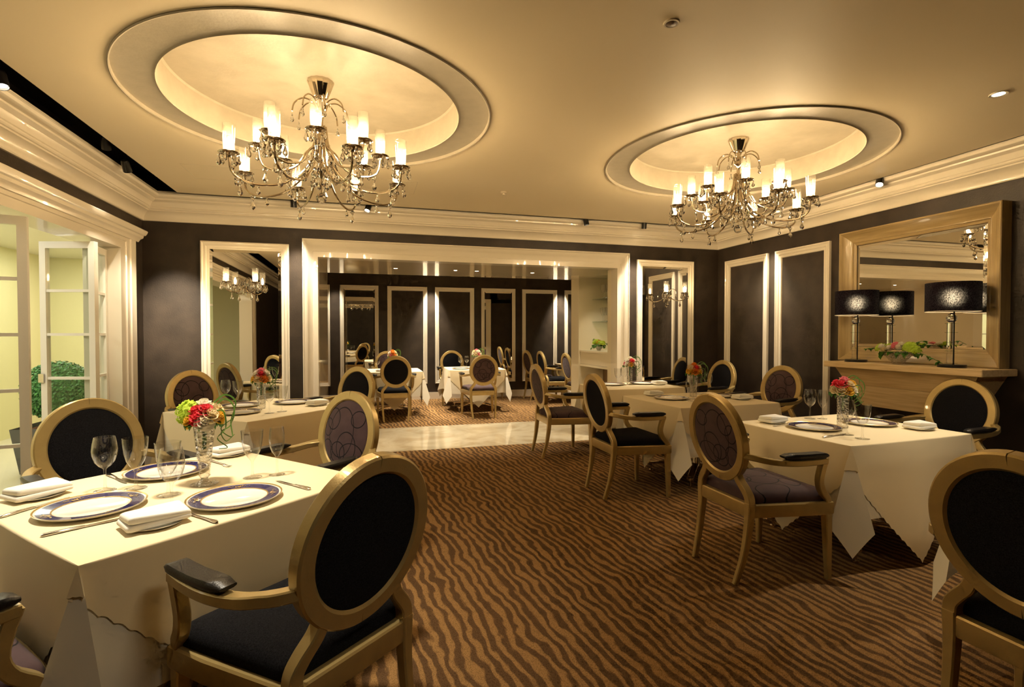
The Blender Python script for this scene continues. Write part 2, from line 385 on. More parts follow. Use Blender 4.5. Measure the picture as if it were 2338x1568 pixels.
# floating ceiling with two round recesses
CH = [(-.256, 3.453), (2.887, 3.545)]; R_OUT, R_IN, DOME_Z = 1.04, .85, 2.905
def ceiling_mesh():
    mb = MB(); n = 96
    for (cx, cyy), (x0, x1) in zip(CH, ((CL, 1.31), (1.31, CR))):
        y0, y1 = CF, CB
        angs = sorted([2*pi*i/n for i in range(n)] + [atan2(y-cyy, x-cx) % (2*pi) for x in (x0, x1) for y in (y0, y1)])
        k = len(angs); vs = []
        for a in angs:
            dx, dy = cos(a), sin(a); ts = []
            if dx > 1e-9: ts.append((x1-cx)/dx)
            if dx < -1e-9: ts.append((x0-cx)/dx)
            if dy > 1e-9: ts.append((y1-cyy)/dy)
            if dy < -1e-9: ts.append((y0-cyy)/dy)
            t = min(ts); vs.append((cx+t*dx, cyy+t*dy, CEIL)); vs.append((cx+R_OUT*dx, cyy+R_OUT*dy, CEIL))
        mb.add(vs, [(2*i, 2*i+1, 2*((i+1) % k)+1, 2*((i+1) % k)) for i in range(k)])
    for (x0, x1, y0, y1) in ((CL, CL, CF, CB), (CR, CR, CF, CB), (CL, CR, CB, CB), (CL, CR, CF, CF)):
        mb.add([(x0,y0,CEIL),(x1,y1,CEIL),(x1,y1,CEIL+.06),(x0,y0,CEIL+.06)], [(0,1,2,3)])
    mb.add([(CL,CF,CEIL+.3),(CR,CF,CEIL+.3),(CR,CB,CEIL+.3),(CL,CB,CEIL+.3)], [(0,1,2,3)])
    return mb
ceil = struct(ceiling_mesh().build('ceiling', 'ceiling', smooth=0), 'floating cream ceiling with two round recesses')
for i, (cx, cyy) in enumerate(CH):
    step = MB().lathe([(R_OUT+.012, -.004), (R_OUT+.006, -.009), (R_OUT, -.006), (R_OUT, .014), (R_OUT-.02, .016), (R_IN+.02, .012), (R_IN+.004, .006), (R_IN, .0), (R_IN-.004, .006)], 128, (cx, cyy, CEIL))
    step.build('recess_ring', 'dome', ceil, smooth=40)
    MB().lathe([(R_IN-.004, .006), (R_IN-.004, DOME_Z-CEIL-.01), (R_IN-.014, DOME_Z-CEIL), (.02, DOME_Z-CEIL), (0.001, DOME_Z-CEIL)], 128, (cx, cyy, CEIL)).build('recess_dome', 'dome', ceil, smooth=40)
m = MB()
for (x0, x1, y0, y1) in ((WL, CL, WF, WB), (CR, WR, WF, WB), (CL, CR, CB, WB), (CL, CR, WF, CF)):
    m.box(x0, x1, y0, y1, 2.93, 2.99)
m.box(WL, WL+.012, WF, WB, 2.745, 2.93).box(WR-.012, WR, WF, WB, 2.745, 2.93).box(WL, WR, WB-.012, WB, 2.745, 2.93)
m.box(CL-.004, CL, CF, CB, CEIL+.004, 2.93).box(CR, CR+.004, CF, CB, CEIL+.004, 2.93).box(CL, CR, CB, CB+.004, CEIL+.004, 2.93)
struct(m.build('ceiling_slot', 'slot', smooth=0), 'black lighting slot around the floating ceiling')

def rect_sweep(fn, u0, u1, v0, v1, prof, closed=True, kt=1.0):
    """moulding of profile (inset d, proud p) around a rectangle, mitred; fn(u, v, p) -> point"""
    mb = MB(); k = len(prof); vs = []; fs = []
    for (d, p) in prof:
        if closed: q = [(u0+d,v0+d),(u0+d,v1-d),(u1-d,v1-d),(u1-d,v0+d)]
        else: q = [(u0+d,v0),(u0+d,v1-d*kt),(u1-d,v1-d*kt),(u1-d,v0)]
        vs += [fn(a, b, p) for a, b in q]
    for i in range(k-1):
        for j in range(4 if closed else 3):
            a, b = i*4+j, i*4+(j+1) % 4; fs.append((a, b, b+4, a+4))
    return mb.add(vs, fs)
# cornice around the room: d from the wall, z
COR = [(0, 2.486), (.016, 2.486), (.022, 2.494), (.024, 2.51), (.034, 2.535), (.056, 2.558), (.086, 2.572), (.092, 2.574), (.092, 2.586), (.104, 2.588), (.112, 2.596), (.110, 2.608),
       (.118, 2.612), (.124, 2.63), (.142, 2.652), (.168, 2.664), (.176, 2.668), (.178, 2.680), (.196, 2.684), (.216, 2.694), (.226, 2.710), (.222, 2.726), (.21, 2.736), (.21, 2.745), (0, 2.745)]
struct(rect_sweep(lambda a, b, p: (a, b, p), WL, WR, WF, WB, COR).build('trim_1', 'trim', smooth=25), 'stepped cream cornice round the top of the walls')
# back opening casing
fnB = lambda a, b, p: (a, WB-p, b)
CAS = [(0, 0), (0, .058), (.006, .062), (.012, .058), (.016, .048), (.026, .044), (.040, .036), (.060, .026), (.085, .018), (.100, .015), (.104, .021), (.150, .021), (.150, -.15)]
struct(rect_sweep(fnB, OP0-.152, OP1+.152, 0, OPZ+.185, [(d*1.035, p) for d, p in CAS], closed=False, kt=.189/.155).build('trim_2', 'trim', smooth=25), 'wide cream moulded casing of the back opening')
# left opening casing with a crowned header
fnL = lambda a, b, p: (WL+p, a, b)
struct(rect_sweep(fnL, LO0-.27, LO1+.28, 0, LOZ+.19, [(0, 0), (0, .045), (.012, .05), (.10, .045), (.11, .035), (.17, .035), (.175, .025), (.275, .025), (.284, -.2)], closed=False, kt=.19/.28).build('trim_3', 'trim', smooth=25), 'cream pilaster and header casing of the glazed doors')
hd = MB()
CRN = [(0, 2.235), (.05, 2.235), (.056, 2.25), (.062, 2.262), (.078, 2.275), (.082, 2.29), (.082, 2.298), (.095, 2.305), (.105, 2.325), (.110, 2.345), (.105, 2.352), (0, 2.352)]
ya, yb = LO0-.27, LO1+.28
k = len(CRN)
vs = [(WL, ya-d, z) for d, z in CRN] + [(WL+d, ya-d, z) for d, z in CRN] + [(WL+d, yb+d, z) for d, z in CRN] + [(WL, yb+d, z) for d, z in CRN]
hd.add(vs, [(s*k+i, (s+1)*k+i, (s+1)*k+i+1, s*k+i+1) for s in range(3) for i in range(k-1)])
struct(hd.build('trim_4', 'trim', smooth=25), 'crown moulding over the glazed doors')

# skirting
struct(MB().box(WL, OP0-.145, WB-.015, WB, 0, .14).box(OP1+.17, WR, WB-.015, WB, 0, .14).build('baseboard_back', 'trim', smooth=0))
struct(MB().box(WR-.015, WR, WF, WB, 0, .14).build('baseboard_right', 'trim', smooth=0))
struct(MB().box(-1.9, 6.5, FY-.02, FY, 0, .14).build('baseboard_far', 'trim', smooth=0))

# passage between the rooms
struct(MB().box(OP0-.2, OP0, WB+.12, PY+.02, 0, OPZ+.2).build('wall_passage_left', 'gloss_panel', smooth=0), 'glossy cream side wall of the passage')
struct(MB().box(OP0-.2, OP1+1.0, WB+.12, PY, OPZ, OPZ+.1).build('ceiling_passage', 'gloss_panel', smooth=0), 'glossy cream soffit of the passage')
NY0, NY1, NX = 6.33, 7.30, 3.62
m = MB().box(OP1, OP1+.6, WB+.12, NY0, 0, OPZ).box(OP1, OP1+.22, NY1, PY, 0, OPZ).box(OP1+.22, OP1+.6, NY1, NY1+.12, 0, OPZ).box(NX, NX+.1, NY0, NY1, 0, OPZ)
struct(m.build('wall_passage_right', 'niche', smooth=0), 'cream passage wall with a shelved niche')
nc = thing('display_niche_cabinet', 'cream built-in niche cabinet with drawer in the passage wall', 'cabinet', (OP1, NY0, 0))
L = NY1-NY0
MB().box(.012, .5, .002, L-.002, 1.075, 1.10).build('counter', 'niche', nc, smooth=0)
MB().box(.03, .5, .004, L-.004, .90, 1.073).build('drawer', 'niche', nc, smooth=0)
MB().box(.02, .5, .004, L-.004, .865, .897).build('rail', 'niche', nc, smooth=0)
MB().box(.40, .5, .004, L-.004, .02, .86).build('back_panel', 'niche_dark', nc, smooth=0)
for z in (1.52, 1.86):
    sh = MB().box(.22, .505, .004, L-.004, z, z+.012).build('shelf', 'shelf_glass', nc, smooth=0)

# second room
struct(MB().box(-1.95, 6.6, FY, FY+.12, 0, 3.0).build('wall_far', 'wall', smooth=0), 'dark papered far wall of the second room')
struct(MB().box(-2.0, -1.9, PY, FY, 0, 2.7).build('wall_second_room_left', 'plain_wall', smooth=0))
struct(MB().box(6.5, 6.6, PY, FY, 0, 2.7).build('wall_second_room_right', 'wall', smooth=0))
struct(MB().box(-1.95, OP0-.2, PY-.1, PY, 0, 2.7).box(OP1+.22, 6.6, PY-.1, PY, 0, 2.7).box(OP0-.2, OP1+.4, PY-.08, PY, OPZ+.1, 2.7).build('wall_second_room_front', 'wall', smooth=0))
struct(MB().box(-1.95, 6.6, PY, FY, 2.6, 2.7).build('ceiling_second_room', 'ceiling', smooth=0))

# panel mouldings: frames of the dark panels
PROF = [(0, 0), (0, .028), (.012, .032), (.022, .024), (.034, .022), (.046, .024), (.056, .016), (.066, .016), (.080, .012), (.085, 0)]
fnF = lambda a, b, p: (a, FY-p, b)
fnR = lambda a, b, p: (WR-p, a, b)
tn = 5
for (fn, u0, u1, lab) in ((fnR, 5.14, 5.90, 'cream panel moulding nearest the corner of the right wall'), (fnR, 4.28, 5.02, 'cream panel moulding beside the console mirror'),
        (fnF, -1.20, -.66, 'cream panel moulding at the left end of the far wall'), (fnF, .434, 1.23, 'cream panel moulding right of the far mirror behind the left table'),
        (fnF, 1.392, 2.211, 'cream panel moulding behind the middle table of the second room'), (fnF, 3.271, 4.068, 'cream panel moulding right of the second far mirror'),
        (fnF, 4.25, 5.05, 'cream panel moulding at the right end of the far wall')):
    struct(rect_sweep(fn, u0, u1, .32, 2.305, PROF).build('trim_%d' % tn, 'trim', smooth=25), lab); tn += 1
# tall wall mirrors
def tall_mirror(fn, u0, u1, label, fw=.085, tilt=0):
    c = fn((u0+u1)/2, 0, 0); t = thing('wall_mirror', label, 'mirror', c)
    g = lambda a, b, p: tuple(Vector(fn(a, b, p))-Vector(c))
    rect_sweep(g, u0, u1, .32, 2.308, [(d*fw/.085, p) for d, p in PROF]).build('frame', 'trim', t, smooth=25)
    a0, a1, b0, b1, bv = u0+fw, u1-fw, .32+fw, 2.308-fw, .028
    rect_sweep(g, a0-.004, a1+.004, b0-.004, b1+.004, [(0, .010), (bv, .016)]).build('bevel', 'mirror_bevel', t, smooth=0)
    MB().add([g(a0+bv-.004, b0+bv-.004, .016), g(a1-bv+.004, b0+bv-.004, .016), g(a1-bv+.004, b1-bv+.004, .016), g(a0+bv-.004, b1-bv+.004, .016)], [(0, 1, 2, 3)]).build('glass', 'mirror', t, smooth=0)
tall_mirror(fnB, -1.629, -.783, 'tall cream-framed mirror left of the opening')
tall_mirror(fnB, 3.393, 4.233, 'tall cream-framed mirror right of the opening')
tall_mirror(fnF, -.472, .262, 'tall far-wall mirror at the left of the second room', .075)
tall_mirror(fnF, 2.368, 3.114, 'tall far-wall mirror between panels in the second room', .075)

# the bright space beyond the glazed doors
XO = WL-.2
struct(MB().box(-4.5, XO, -.5, 9.2, -.1, .0).build('floor_outside', 'outside_floor', smooth=0))
struct(MB().box(-4.55, -4.42, -.5, 9.2, 0, 2.6).build('wall_yellow', 'yellow_wall', smooth=0), 'bright yellow wall beyond the glazed doors')
struct(MB().box(-4.5, WL-.2, 9.1, 9.2, 0, 2.6).box(-4.5, WL-.2, -.6, -.5, 0, 2.6).box(WL-.24, WL-.2, WB-.1, 9.2, 0, 2.6).build('wall_yellow_end', 'yellow_wall', smooth=0))
struct(MB().box(-4.5, XO, -.5, 9.2, 2.45, 2.55).build('ceiling_outside', 'white_door', smooth=0))
# glazed folding doors
def leaf(label, p0, p1, hinge=False):
    """leaf from p0 to p1 (plan), 40 mm thick"""
    a, b = Vector((*p0, 0)), Vector((*p1, 0)); L = (b-a).length; ang = atan2((b-a).y, (b-a).x)
    t = thing('folding_glass_door', label, 'door', (p0[0], p0[1], 0), ang, 'glazed folding doors'); W = .050; T = .02
    MB().box(0, W, -T, T, .02, 2.10).build('stile', 'white_door', t, smooth=0); MB().box(L-W, L, -T, T, .02, 2.10).build('stile', 'white_door', t, smooth=0)
    MB().box(W, L-W, -T, T, 2.045, 2.10).build('top_rail', 'white_door', t, smooth=0); MB().box(W, L-W, -T, T, .02, .26).build('bottom_rail', 'white_door', t, smooth=0)
    zs = [.26, .63, .985, 1.343, 1.70, 2.045]
    for z in zs[1:-1]: MB().box(W, L-W, -T*.8, T*.8, z-.011, z+.011).build('muntin', 'white_door', t, smooth=0)
    for z0, z1 in zip(zs[:-1], zs[1:]): MB().box(W-.004, L-W+.004, -.003, .003, z0-.004, z1+.004).build('pane', 'pane', t, smooth=0)
    if hinge: MB().box(-.012, .03, -T-.012, T+.012, .95, 1.02).build('latch', 'steel', t, smooth=0)
    return t
leaf('white glazed door leaf at the left edge of the picture', (-2.565, 3.975), (-2.088, 4.085))
leaf('white glazed door leaf swung out beside the jamb', (-2.545, 5.150), (-2.112, 5.025), True)
leaf('white glazed door leaf folded back against the jamb, seen edge-on', (-2.20, 5.06), (-2.25, 5.505))
# topiary
pl = thing('square_planter', 'grey square planter beyond the glazed doors', 'planter', (-2.97, 6.27, 0))
MB().add([(-.22,-.22,0),(.22,-.22,0),(.22,.22,0),(-.22,.22,0),(-.27,-.27,.44),(.27,-.27,.44),(.27,.27,.44),(-.27,.27,.44)], [(0,3,2,1),(0,1,5,4),(1,2,6,5),(2,3,7,6),(3,0,4,7)]).build('box', 'planter', pl, smooth=0)
MB().lathe([(.30, .40), (.2, .43), (.08, .46), (.001, .465)], 20, sx=.85, sy=.85).build('soil', 'soil', pl)
rnd = random.Random(3); m = MB()
for i in range(5200):
    u = rnd.uniform(-1, 1); a = rnd.uniform(0, 2*pi); q = sqrt(1-u*u); nrm = Vector((q*cos(a), q*sin(a), u))
    p = nrm*(.285*rnd.uniform(.93, 1.04)); n2 = (nrm+Vector((rnd.uniform(-.8, .8), rnd.uniform(-.8, .8), rnd.uniform(-.8, .8)))).normalized()
    s = n2.orthogonal().normalized(); t2 = n2.cross(s); l = rnd.uniform(.012, .02)
    m.add([p-s*l, p-t2*l*.55, p+s*l, p+t2*l*.55], [(0, 1, 2, 3)])
bush = thing('topiary_bush', 'clipped round green bush in the grey planter', 'bush', (-2.97, 6.27, .78))
tag(m.build('foliage', 'bush', bush, smooth=0), kind='stuff'); MB().lathe([(.001,-.26),(.15,-.22),(.262,-.05),(.262,.05),(.15,.22),(.001,.26)], 20).build('core', 'bush', bush)
MB().lathe([(.02, -.42), (.02, -.2)], 8).build('stem', 'soil', bush)

# ceiling fittings
sp = thing('ceiling_speaker', 'small round brown ceiling speaker near the top of the picture', 'speaker', (1.306, 2.039, CEIL))
MB().lathe([(.036, .0), (.034, -.006), (.026, -.006)], 24).build('rim', 'grille', sp); MB().lathe([(.026, -.005), (.012, -.008), (.001, -.009)], 20).build('grille', 'dark_grille', sp)
dl = thing('recessed_downlight', 'small lit round downlight in the ceiling at far right', 'downlight', (3.488, 2.128, CEIL))
MB().lathe([(.045, .0), (.043, -.006), (.030, -.004)], 24).build('rim', 'trim', dl); MB().lathe([(.030, -.003), (.001, -.003)], 20).build('lens', 'lens', dl)
sm = thing('smoke_detector', 'tiny pale detector on the ceiling between the chandeliers', 'detector', (1.296, 4.884, CEIL))
MB().lathe([(.03, 0), (.028, -.012), (.014, -.018), (.012, -.03), (.001, -.03)], 20).build('body', 'grille', sm)
ap = struct(MB().box(-1.43, .467, 4.78, 4.785, CEIL-.001, CEIL+.001).box(-1.43, .467, 5.195, 5.20, CEIL-.001, CEIL+.001).box(-1.43, -1.426, 4.78, 5.2, CEIL-.001, CEIL+.001).box(.463, .467, 4.78, 5.2, CEIL-.001, CEIL+.001).build('trim_20', 'grille', smooth=0), 'flush outline of a ceiling access panel')

# spotlights in the slot
def track_spot(loc, target, watts, angle, label, blend=1.0, lens=True):
    t = thing('track_spotlight', label, 'spotlight', loc, 0, 'spotlights in the ceiling slot')
    d = (Vector(target)-Vector(loc)).normalized(); q = d.to_track_quat('-Z', 'Y').to_euler()
    h = MB().lathe([(.001, .055), (.024, .05), (.03, .03), (.032, -.045), (.028, -.045), (.026, -.03), (.001, -.03)], 18).build('head', 'black_metal', t); h.rotation_euler = q
    MB().box(-.006, .006, -.006, .006, .03, 2.93-loc[2]).build('bracket', 'black_metal', t, smooth=0)
    if lens: e = MB().lathe([(.025, -.034), (.001, -.034)], 16).build('lens', 'lens', t); e.rotation_euler = q
    spot('spot_beam', tuple(Vector(loc)+d*.07), target, watts, angle, blend)
ZS = 2.695
track_spot((-.70, 5.79, ZS), (-.70, 6.068, 1.30), 62, 50, 'black spotlight in the slot over the left end of the opening')
track_spot((3.34, 5.79, ZS), (3.34, 6.068, 1.30), 62, 50, 'black spotlight in the slot over the right end of the opening')
track_spot((4.395, 5.07, ZS), (4.63, 5.07, 1.25), 44, 50, 'black spotlight in the slot between the right wall panels')
track_spot((4.39, 3.57, ZS), (3.2, 2.8, .73), 22, 44, 'lit spotlight in the slot above the console mirror')
track_spot((-1.84, 4.89, ZS), (-1.86, 6.068, 1.42), 115, 36, 'black spotlight in the left slot near the far corner')
track_spot((-1.84, 4.55, 2.76), (-2.1, 5.66, 1.4), 22, 40, 'hidden black spotlight in the left slot, before the far one', lens=False)
track_spot((-1.85, 3.41, ZS), (-1.3, 3.0, .73), 18, 50, 'black spotlight in the left slot at the picture edge')
track_spot((.04, 5.79, ZS), (-.60, 4.9, .73), 36, 46, 'black spotlight in the back slot behind the left chandelier')
track_spot((2.556, 5.79, ZS), (3.05, 5.6, .73), 14, 40, 'black spotlight in the back slot beside the right chandelier')
# recessed downlights of the passage soffit
for i, (x, lab) in enumerate(((.383, 'leftmost recessed downlight in the passage soffit'), (1.16, 'second recessed downlight from the left in the passage soffit'), (1.449, 'third recessed downlight from the left in the passage soffit'), (2.234, 'rightmost recessed downlight in the passage soffit'))):
    d = thing('recessed_downlight', lab, 'downlight', (x, 6.87, OPZ), 0, 'downlights in the passage soffit')
    MB().lathe([(.035, .0), (.034, -.004), (.022, -.002)], 20).build('rim', 'trim', d); MB().lathe([(.022, -.002), (.001, -.002)], 16).build('lens', 'lens', d)
for x, wt in ((.383, 14), (1.16, 18), (1.449, 18), (2.234, 14)): spot('soffit_beam', (x, 6.87, OPZ-.02), (x, 6.80, 0), wt, 75, .9)
spot('niche_beam', (2.95, 6.78, OPZ-.02), (3.4, 6.85, 1.3), 9, 80, .9)  # extra beam added to brighten the niche, no downlight fitting here
# second room: beams on the far wall; those over tables and floor are added
for x, y, tx, ty, tz, wt, an in ((1.31, 10.5, 1.31, FY, 1.1, 44, 44), (4.15, 10.5, 4.15, FY, 1.1, 44, 44), (-.55, 10.5, -.55, FY, 1.1, 18, 44),
        (.5, 9.2, .45, 9.05, .7, 34, 60), (1.9, 9.4, 1.9, 9.2, .7, 34, 60), (4.2, 9.4, 4.2, 9.3, .7, 34, 70), (1.2, 8.1, 1.15, 8.5, 0, 30, 60), (2.7, 8.6, 2.7, 8.7, 0, 40, 75), (.9, 9.9, .9, 9.6, 0, 26, 80)):
    spot('second_room_beam', (x, y, 2.58), (tx, ty, tz), wt*2.0, an+6, 1.0)
# light over the near part of the room (only the first beam has a fitting)
spot('near_beam', (3.488, 2.128, CEIL-.02), (3.3, 2.3, .7), 22, 70, .9)
for x, y, tx, ty in ((-.70, 2.25, -.72, 2.36),):
    spot('near_beam', (x, y, CEIL-.02), (tx, ty, .73), 60, 84, 1.0, radius=.10)
for loc, tgt, wt in (((.9, .2, CEIL-.02), (-.35, 1.9, .45), 16), ((2.2, -.1, CEIL-.02), (3.7, 2.9, .75), 22)):  # two fill beams added near the camera to lift table fronts and console
    spot('near_beam', loc, tgt, wt, 56, 1.0, radius=.28)
# unseen area lights added to brighten the space beyond the glazed doors
def area(name, loc, sx, sy, watts, color):
    l = bpy.data.lights.new(name, 'AREA'); l.shape = 'RECTANGLE'; l.size = sx; l.size_y = sy; l.energy = watts; l.color = color
    o = bpy.data.objects.new(name, l); COL.objects.link(o); o.location = loc; return o
area('corridor_fill_light', (-3.4, 4.2, 2.44), 1.0, 3.0, 52, (1, .96, .84))
area('corridor_fill_light', (-3.4, 7.4, 2.44), 1.0, 2.0, 44, (1, .96, .84))
# ------------------------------------------------------------------ chairs
def ellipse_pts(c, a, b, U, n, a0=0, a1=2*pi, closed=True):
    k = n if closed else n+1
    return [tuple(Vector(c)+Vector((a*cos(a0+(a1-a0)*i/n), 0, 0))+Vector(U)*(b*sin(a0+(a1-a0)*i/n))) for i in range(k)]
TILT = R(10); BU = Vector((0, -sin(TILT), cos(TILT))); BN = Vector((0, cos(TILT), sin(TILT))); BC = Vector((0, -.272, .766))
def pad(mb, a, b, depth, off, sgn, nr=7, n=40):
    vs = []; fs = []
    for i in range(nr+1):
        t = i/nr; r = sin(t*pi/2); h = off+depth*cos(t*pi/2)
        for k in range(n):
            an = 2*pi*k/n; vs.append(BC+Vector((a*r*cos(an), 0, 0))+BU*(b*r*sin(an))+BN*(sgn*h))
    for i in range(nr):
        for k in range(n):
            j = (k+1) % n; q = (i*n+k, i*n+j, i*n+n+j, i*n+n+k); fs.append(q if sgn < 0 else q[::-1])
    return mb.add(vs, fs)
def chair_meshes():
    D = {}
    # oval frame in two halves with a hairline joint
    sec = [(-.0275,-.018),(-.020,-.024),(.022,-.024),(.0275,-.018),(.0275,.016),(.021,.022),(-.019,.022),(-.0275,.014)]
    mb = MB()
    for (s0, s1) in ((-pi/2+.002, pi/2-.002), (pi/2+.002, 3*pi/2-.002)):
        path = ellipse_pts(BC, .2075, .2225, BU, 36, s0, s1, closed=False)
        n = 36; sides = [tuple(Vector((cos(s0+(s1-s0)*i/n)/.2075, 0, 0))+BU*(sin(s0+(s1-s0)*i/n)/.2225)) for i in range(n+1)]
        mb.sweep(path, sec, sides)
    D['back_frame'] = (mb.mesh('back_frame', 'gold', 35), None)
    D['back_pad'] = (pad(MB(), .184, .199, .026, .010, 1), 'B')
    D['back_panel'] = (pad(MB(), .184, .199, .008, .012, -1), 'B')
    fr = MB(); o = [(-.285,.262),(-.15,.278),(0,.283),(.15,.278),(.285,.262),(.27,.1),(.215,-.235),(-.215,-.235),(-.27,.1)]
    n = len(o); zz = [(.985, .362), (1, .37), (1, .428), (.98, .434)]
    vs = [(x*k, y*k, z) for k, z in zz for x, y in o]
    fr.add(vs, [tuple(range(n-1,-1,-1)), tuple(range(3*n, 4*n))] + [(k*n+i, k*n+(i+1) % n, k*n+n+(i+1) % n, k*n+n+i) for k in range(3) for i in range(n)])
    D['seat_frame'] = (fr.mesh('seat_frame', 'gold', 35), None)
    cu = MB(); oo = []
    corners = [(-.272,.252),(.272,.252),(.205,-.205),(-.205,-.205)]
    P = smooth_path(corners+[corners[0]], 1)
    # rounded trapezoid outline
    out = []; rr = .04; ctr = [Vector((x, y)) for x, y in corners]
    for i in range(4):
        p, c, nx = ctr[i-1], ctr[i], ctr[(i+1) % 4]; d0 = (p-c).normalized(); d1 = (nx-c).normalized()
        a, b = c+d0*rr, c+d1*rr
        for k in range(5):
            t = k/4; out.append((a*(1-t)**2+c*2*t*(1-t)+b*t*t))
        for k in range(1, 6): out.append(b+(nx+(c-nx).normalized()*rr-b)*(k/6))
    n = len(out); lev = [(.985, .432), (1.0, .445), (1.0, .462), (.97, .480), (.88, .494), (.65, .505), (.35, .510)]
    vs = [(q.x*s, q.y*s+.01*(1-s), z) for s, z in lev for q in out]+[(0, .01, .511)]
    fs = [(k*n+i, k*n+(i+1) % n, k*n+n+(i+1) % n, k*n+n+i) for k in range(len(lev)-1) for i in range(n)]
    fs += [((len(lev)-1)*n+i, (len(lev)-1)*n+(i+1) % n, len(lev)*n) for i in range(n)]
    D['seat_cushion'] = (cu.add(vs, fs), 'S')
    for s, sn in ((-1, 'l'), (1, 'r')):
        leg = MB().sweep([(s*.262, .25, 0), (s*.258, .248, .15), (s*.256, .242, .37)], [chamf(.028, .028, .004), chamf(.036, .036, .005), chamf(.044, .044, .005)], (1, 0, 0))
        D['leg_f'+sn] = (leg.mesh('leg', 'gold', 35), None)
        pth = smooth_path([(s*.178, -.287, 0), (s*.194, -.245, .16), (s*.200, -.222, .32), (s*.204, -.217, .44)], 4)
        leg = MB().sweep(pth, [chamf(.026+.018*i/12, .03+.016*i/12, .005) for i in range(13)], (1, 0, 0))
        p2 = smooth_path([(s*.204, -.217, .425), (s*.200, -.219, .468), (s*.178, -.224, .505), (s*.146, -.232, .545), (s*.128, -.240, .585)], 4)
        leg.sweep(p2, [chamf(.044-.006*i/16, .040, .004) for i in range(17)], (1, 0, 0))
        D['leg_b'+sn] = (leg.mesh('leg', 'gold', 35), None)
        ap = smooth_path([(s*.212, -.262, .698), (s*.258, -.215, .690), (s*.292, -.13, .676), (s*.308, -.02, .668), (s*.308, .09, .667), (s*.298, .185, .667)], 4)
        D['arm'+sn] = (MB().sweep(ap, [chamf(.040, .032, .004)]*len(ap), [(1, 0, 0) if i > 4 else (1, .4, 0) for i in range(len(ap))]).mesh('armrest', 'gold', 35), None)
        su = smooth_path([(s*.298, .178, .675), (s*.297, .160, .620), (s*.294, .150, .560), (s*.286, .172, .505), (s*.270, .222, .455), (s*.258, .243, .415), (s*.256, .243, .37)], 3)
        D['sup'+sn] = (MB().sweep(su, [chamf(.036, .036, .004)]*len(su), (1, 0, 0)).mesh('arm_support', 'gold', 35), None)
        pd = smooth_path([(s*.298, -.095, .703), (s*.3065, .02, .700), (s*.305, .11, .699), (s*.299, .182, .697)], 4)
        w = [.30, .85, 1, 1, 1, 1, 1, 1, 1, 1, 1, .9, .45]
        base = [(-.026, -.016), (.026, -.016), (.031, -.006), (.029, .007), (.018, .016), (0, .019), (-.018, .016), (-.029, .007), (-.031, -.006)]
        D['pad'+sn] = (MB().sweep(pd, [[(a*(.7+.3*q), b*q) for a, b in base] for q in w], (-1, 0, 0)).mesh('arm_pad', 'leather', 60), None)
    return D
CHM = chair_meshes()
def chair_proto(kind):
    t = link('armchair', None)
    bk, st = ('velvet', 'velvet') if kind == 'black' else ('loops_back', 'loops_seat')
    for key, (me, slot) in CHM.items():
        nm = {'leg': 'leg', 'arm': 'armrest', 'sup': 'arm_support', 'pad': 'arm_pad'}.get(key[:3], key)
        if slot: me = me.mesh(nm, bk if slot == 'B' else st, 50)
        link(nm, me, t)
    return t
PROTO = {k: chair_proto(k) for k in ('black', 'purple')}; used = set()
def chair(kind, x, y, facing, label, group):
    """facing: plan direction angle in degrees of the sitter's view"""
    p = PROTO[kind]; rz = R(facing-90)
    if kind in used: o = copy_tree(p, None, (x, y, 0), rz)
    else: used.add(kind); o = p; o.location = (x, y, 0); o.rotation_euler = (0, 0, rz)
    return tag(o, label, 'armchair', group)
G1, G2, GR, GB = 'armchairs round the near left table', 'armchairs round the second left table', 'armchairs of the right row of tables', 'armchairs in the second room'
aA = math.degrees(atan2(.745, -.667)); aNR = math.degrees(atan2(.674, .739))
chair('black', -.18, 1.73, aA, 'large black oval-back armchair in the foreground, seen from behind', G1)
chair('black', -1.184, 2.968, aA+180, 'black oval-back armchair facing us in front of the glazed doors', G1)
chair('purple', -1.17, 1.66, aNR, 'purple armchair cut off at the lower left corner', G1)
chair('purple', -.300, 2.975, aNR+180, 'purple loop-patterned armchair between the two left tables', G1)
b2 = math.degrees(atan2(.732, .681))
chair('purple', -1.325, 5.195, b2+270, 'purple loop-patterned armchair in front of the left mirror', G2)
chair('black', -.274, 5.32, b2+180, 'black armchair with a bright rim beside the opening, behind the purple one', G2)
chair('purple', 2.20, 2.526, 0, 'purple patterned armchair with full legs on the carpet at right', GR)
chair('black', 2.16, 4.03, 0, 'black armchair at the left of the middle right table', GR)
chair('purple', 2.13, 5.49, 0, 'purple armchair at the left of the far right table, beside the marble strip', GR)
chair('black', 2.085, 1.045, 2, 'large black armchair cut by the right picture edge, seen from behind', GR)
chair('black', 4.00, 2.80, 184, 'black armchair in front of the oak console', GR)
chair('purple', 3.95, 4.45, 190, 'purple armchair against the right wall panels', GR)
chair('black', 4.08, 5.60, 184, 'black armchair in the far right corner by the wall panels', GR)
chair('black', .45, 8.38, 90, 'black armchair seen from behind in the second room', GB)
chair('purple', 1.82, 8.36, 90, 'purple armchair seen from behind at the middle table of the second room', GB)
chair('black', 1.66, 10.0, 270, 'black armchair facing us behind the middle table of the second room', GB)
chair('purple', .40, 10.0, 270, 'armchair mostly hidden behind the flowers of the left second-room table', GB)
chair('black', 3.57, 9.55, 0, 'black armchair in profile at the right of the second room', GB)
chair('purple', 3.48, 10.2, 5, 'purple armchair in profile nearest the far wall of the second room', GB)
chair('purple', 3.66, 8.45, 0, 'purple armchair in profile beside the passage pillar', GB)

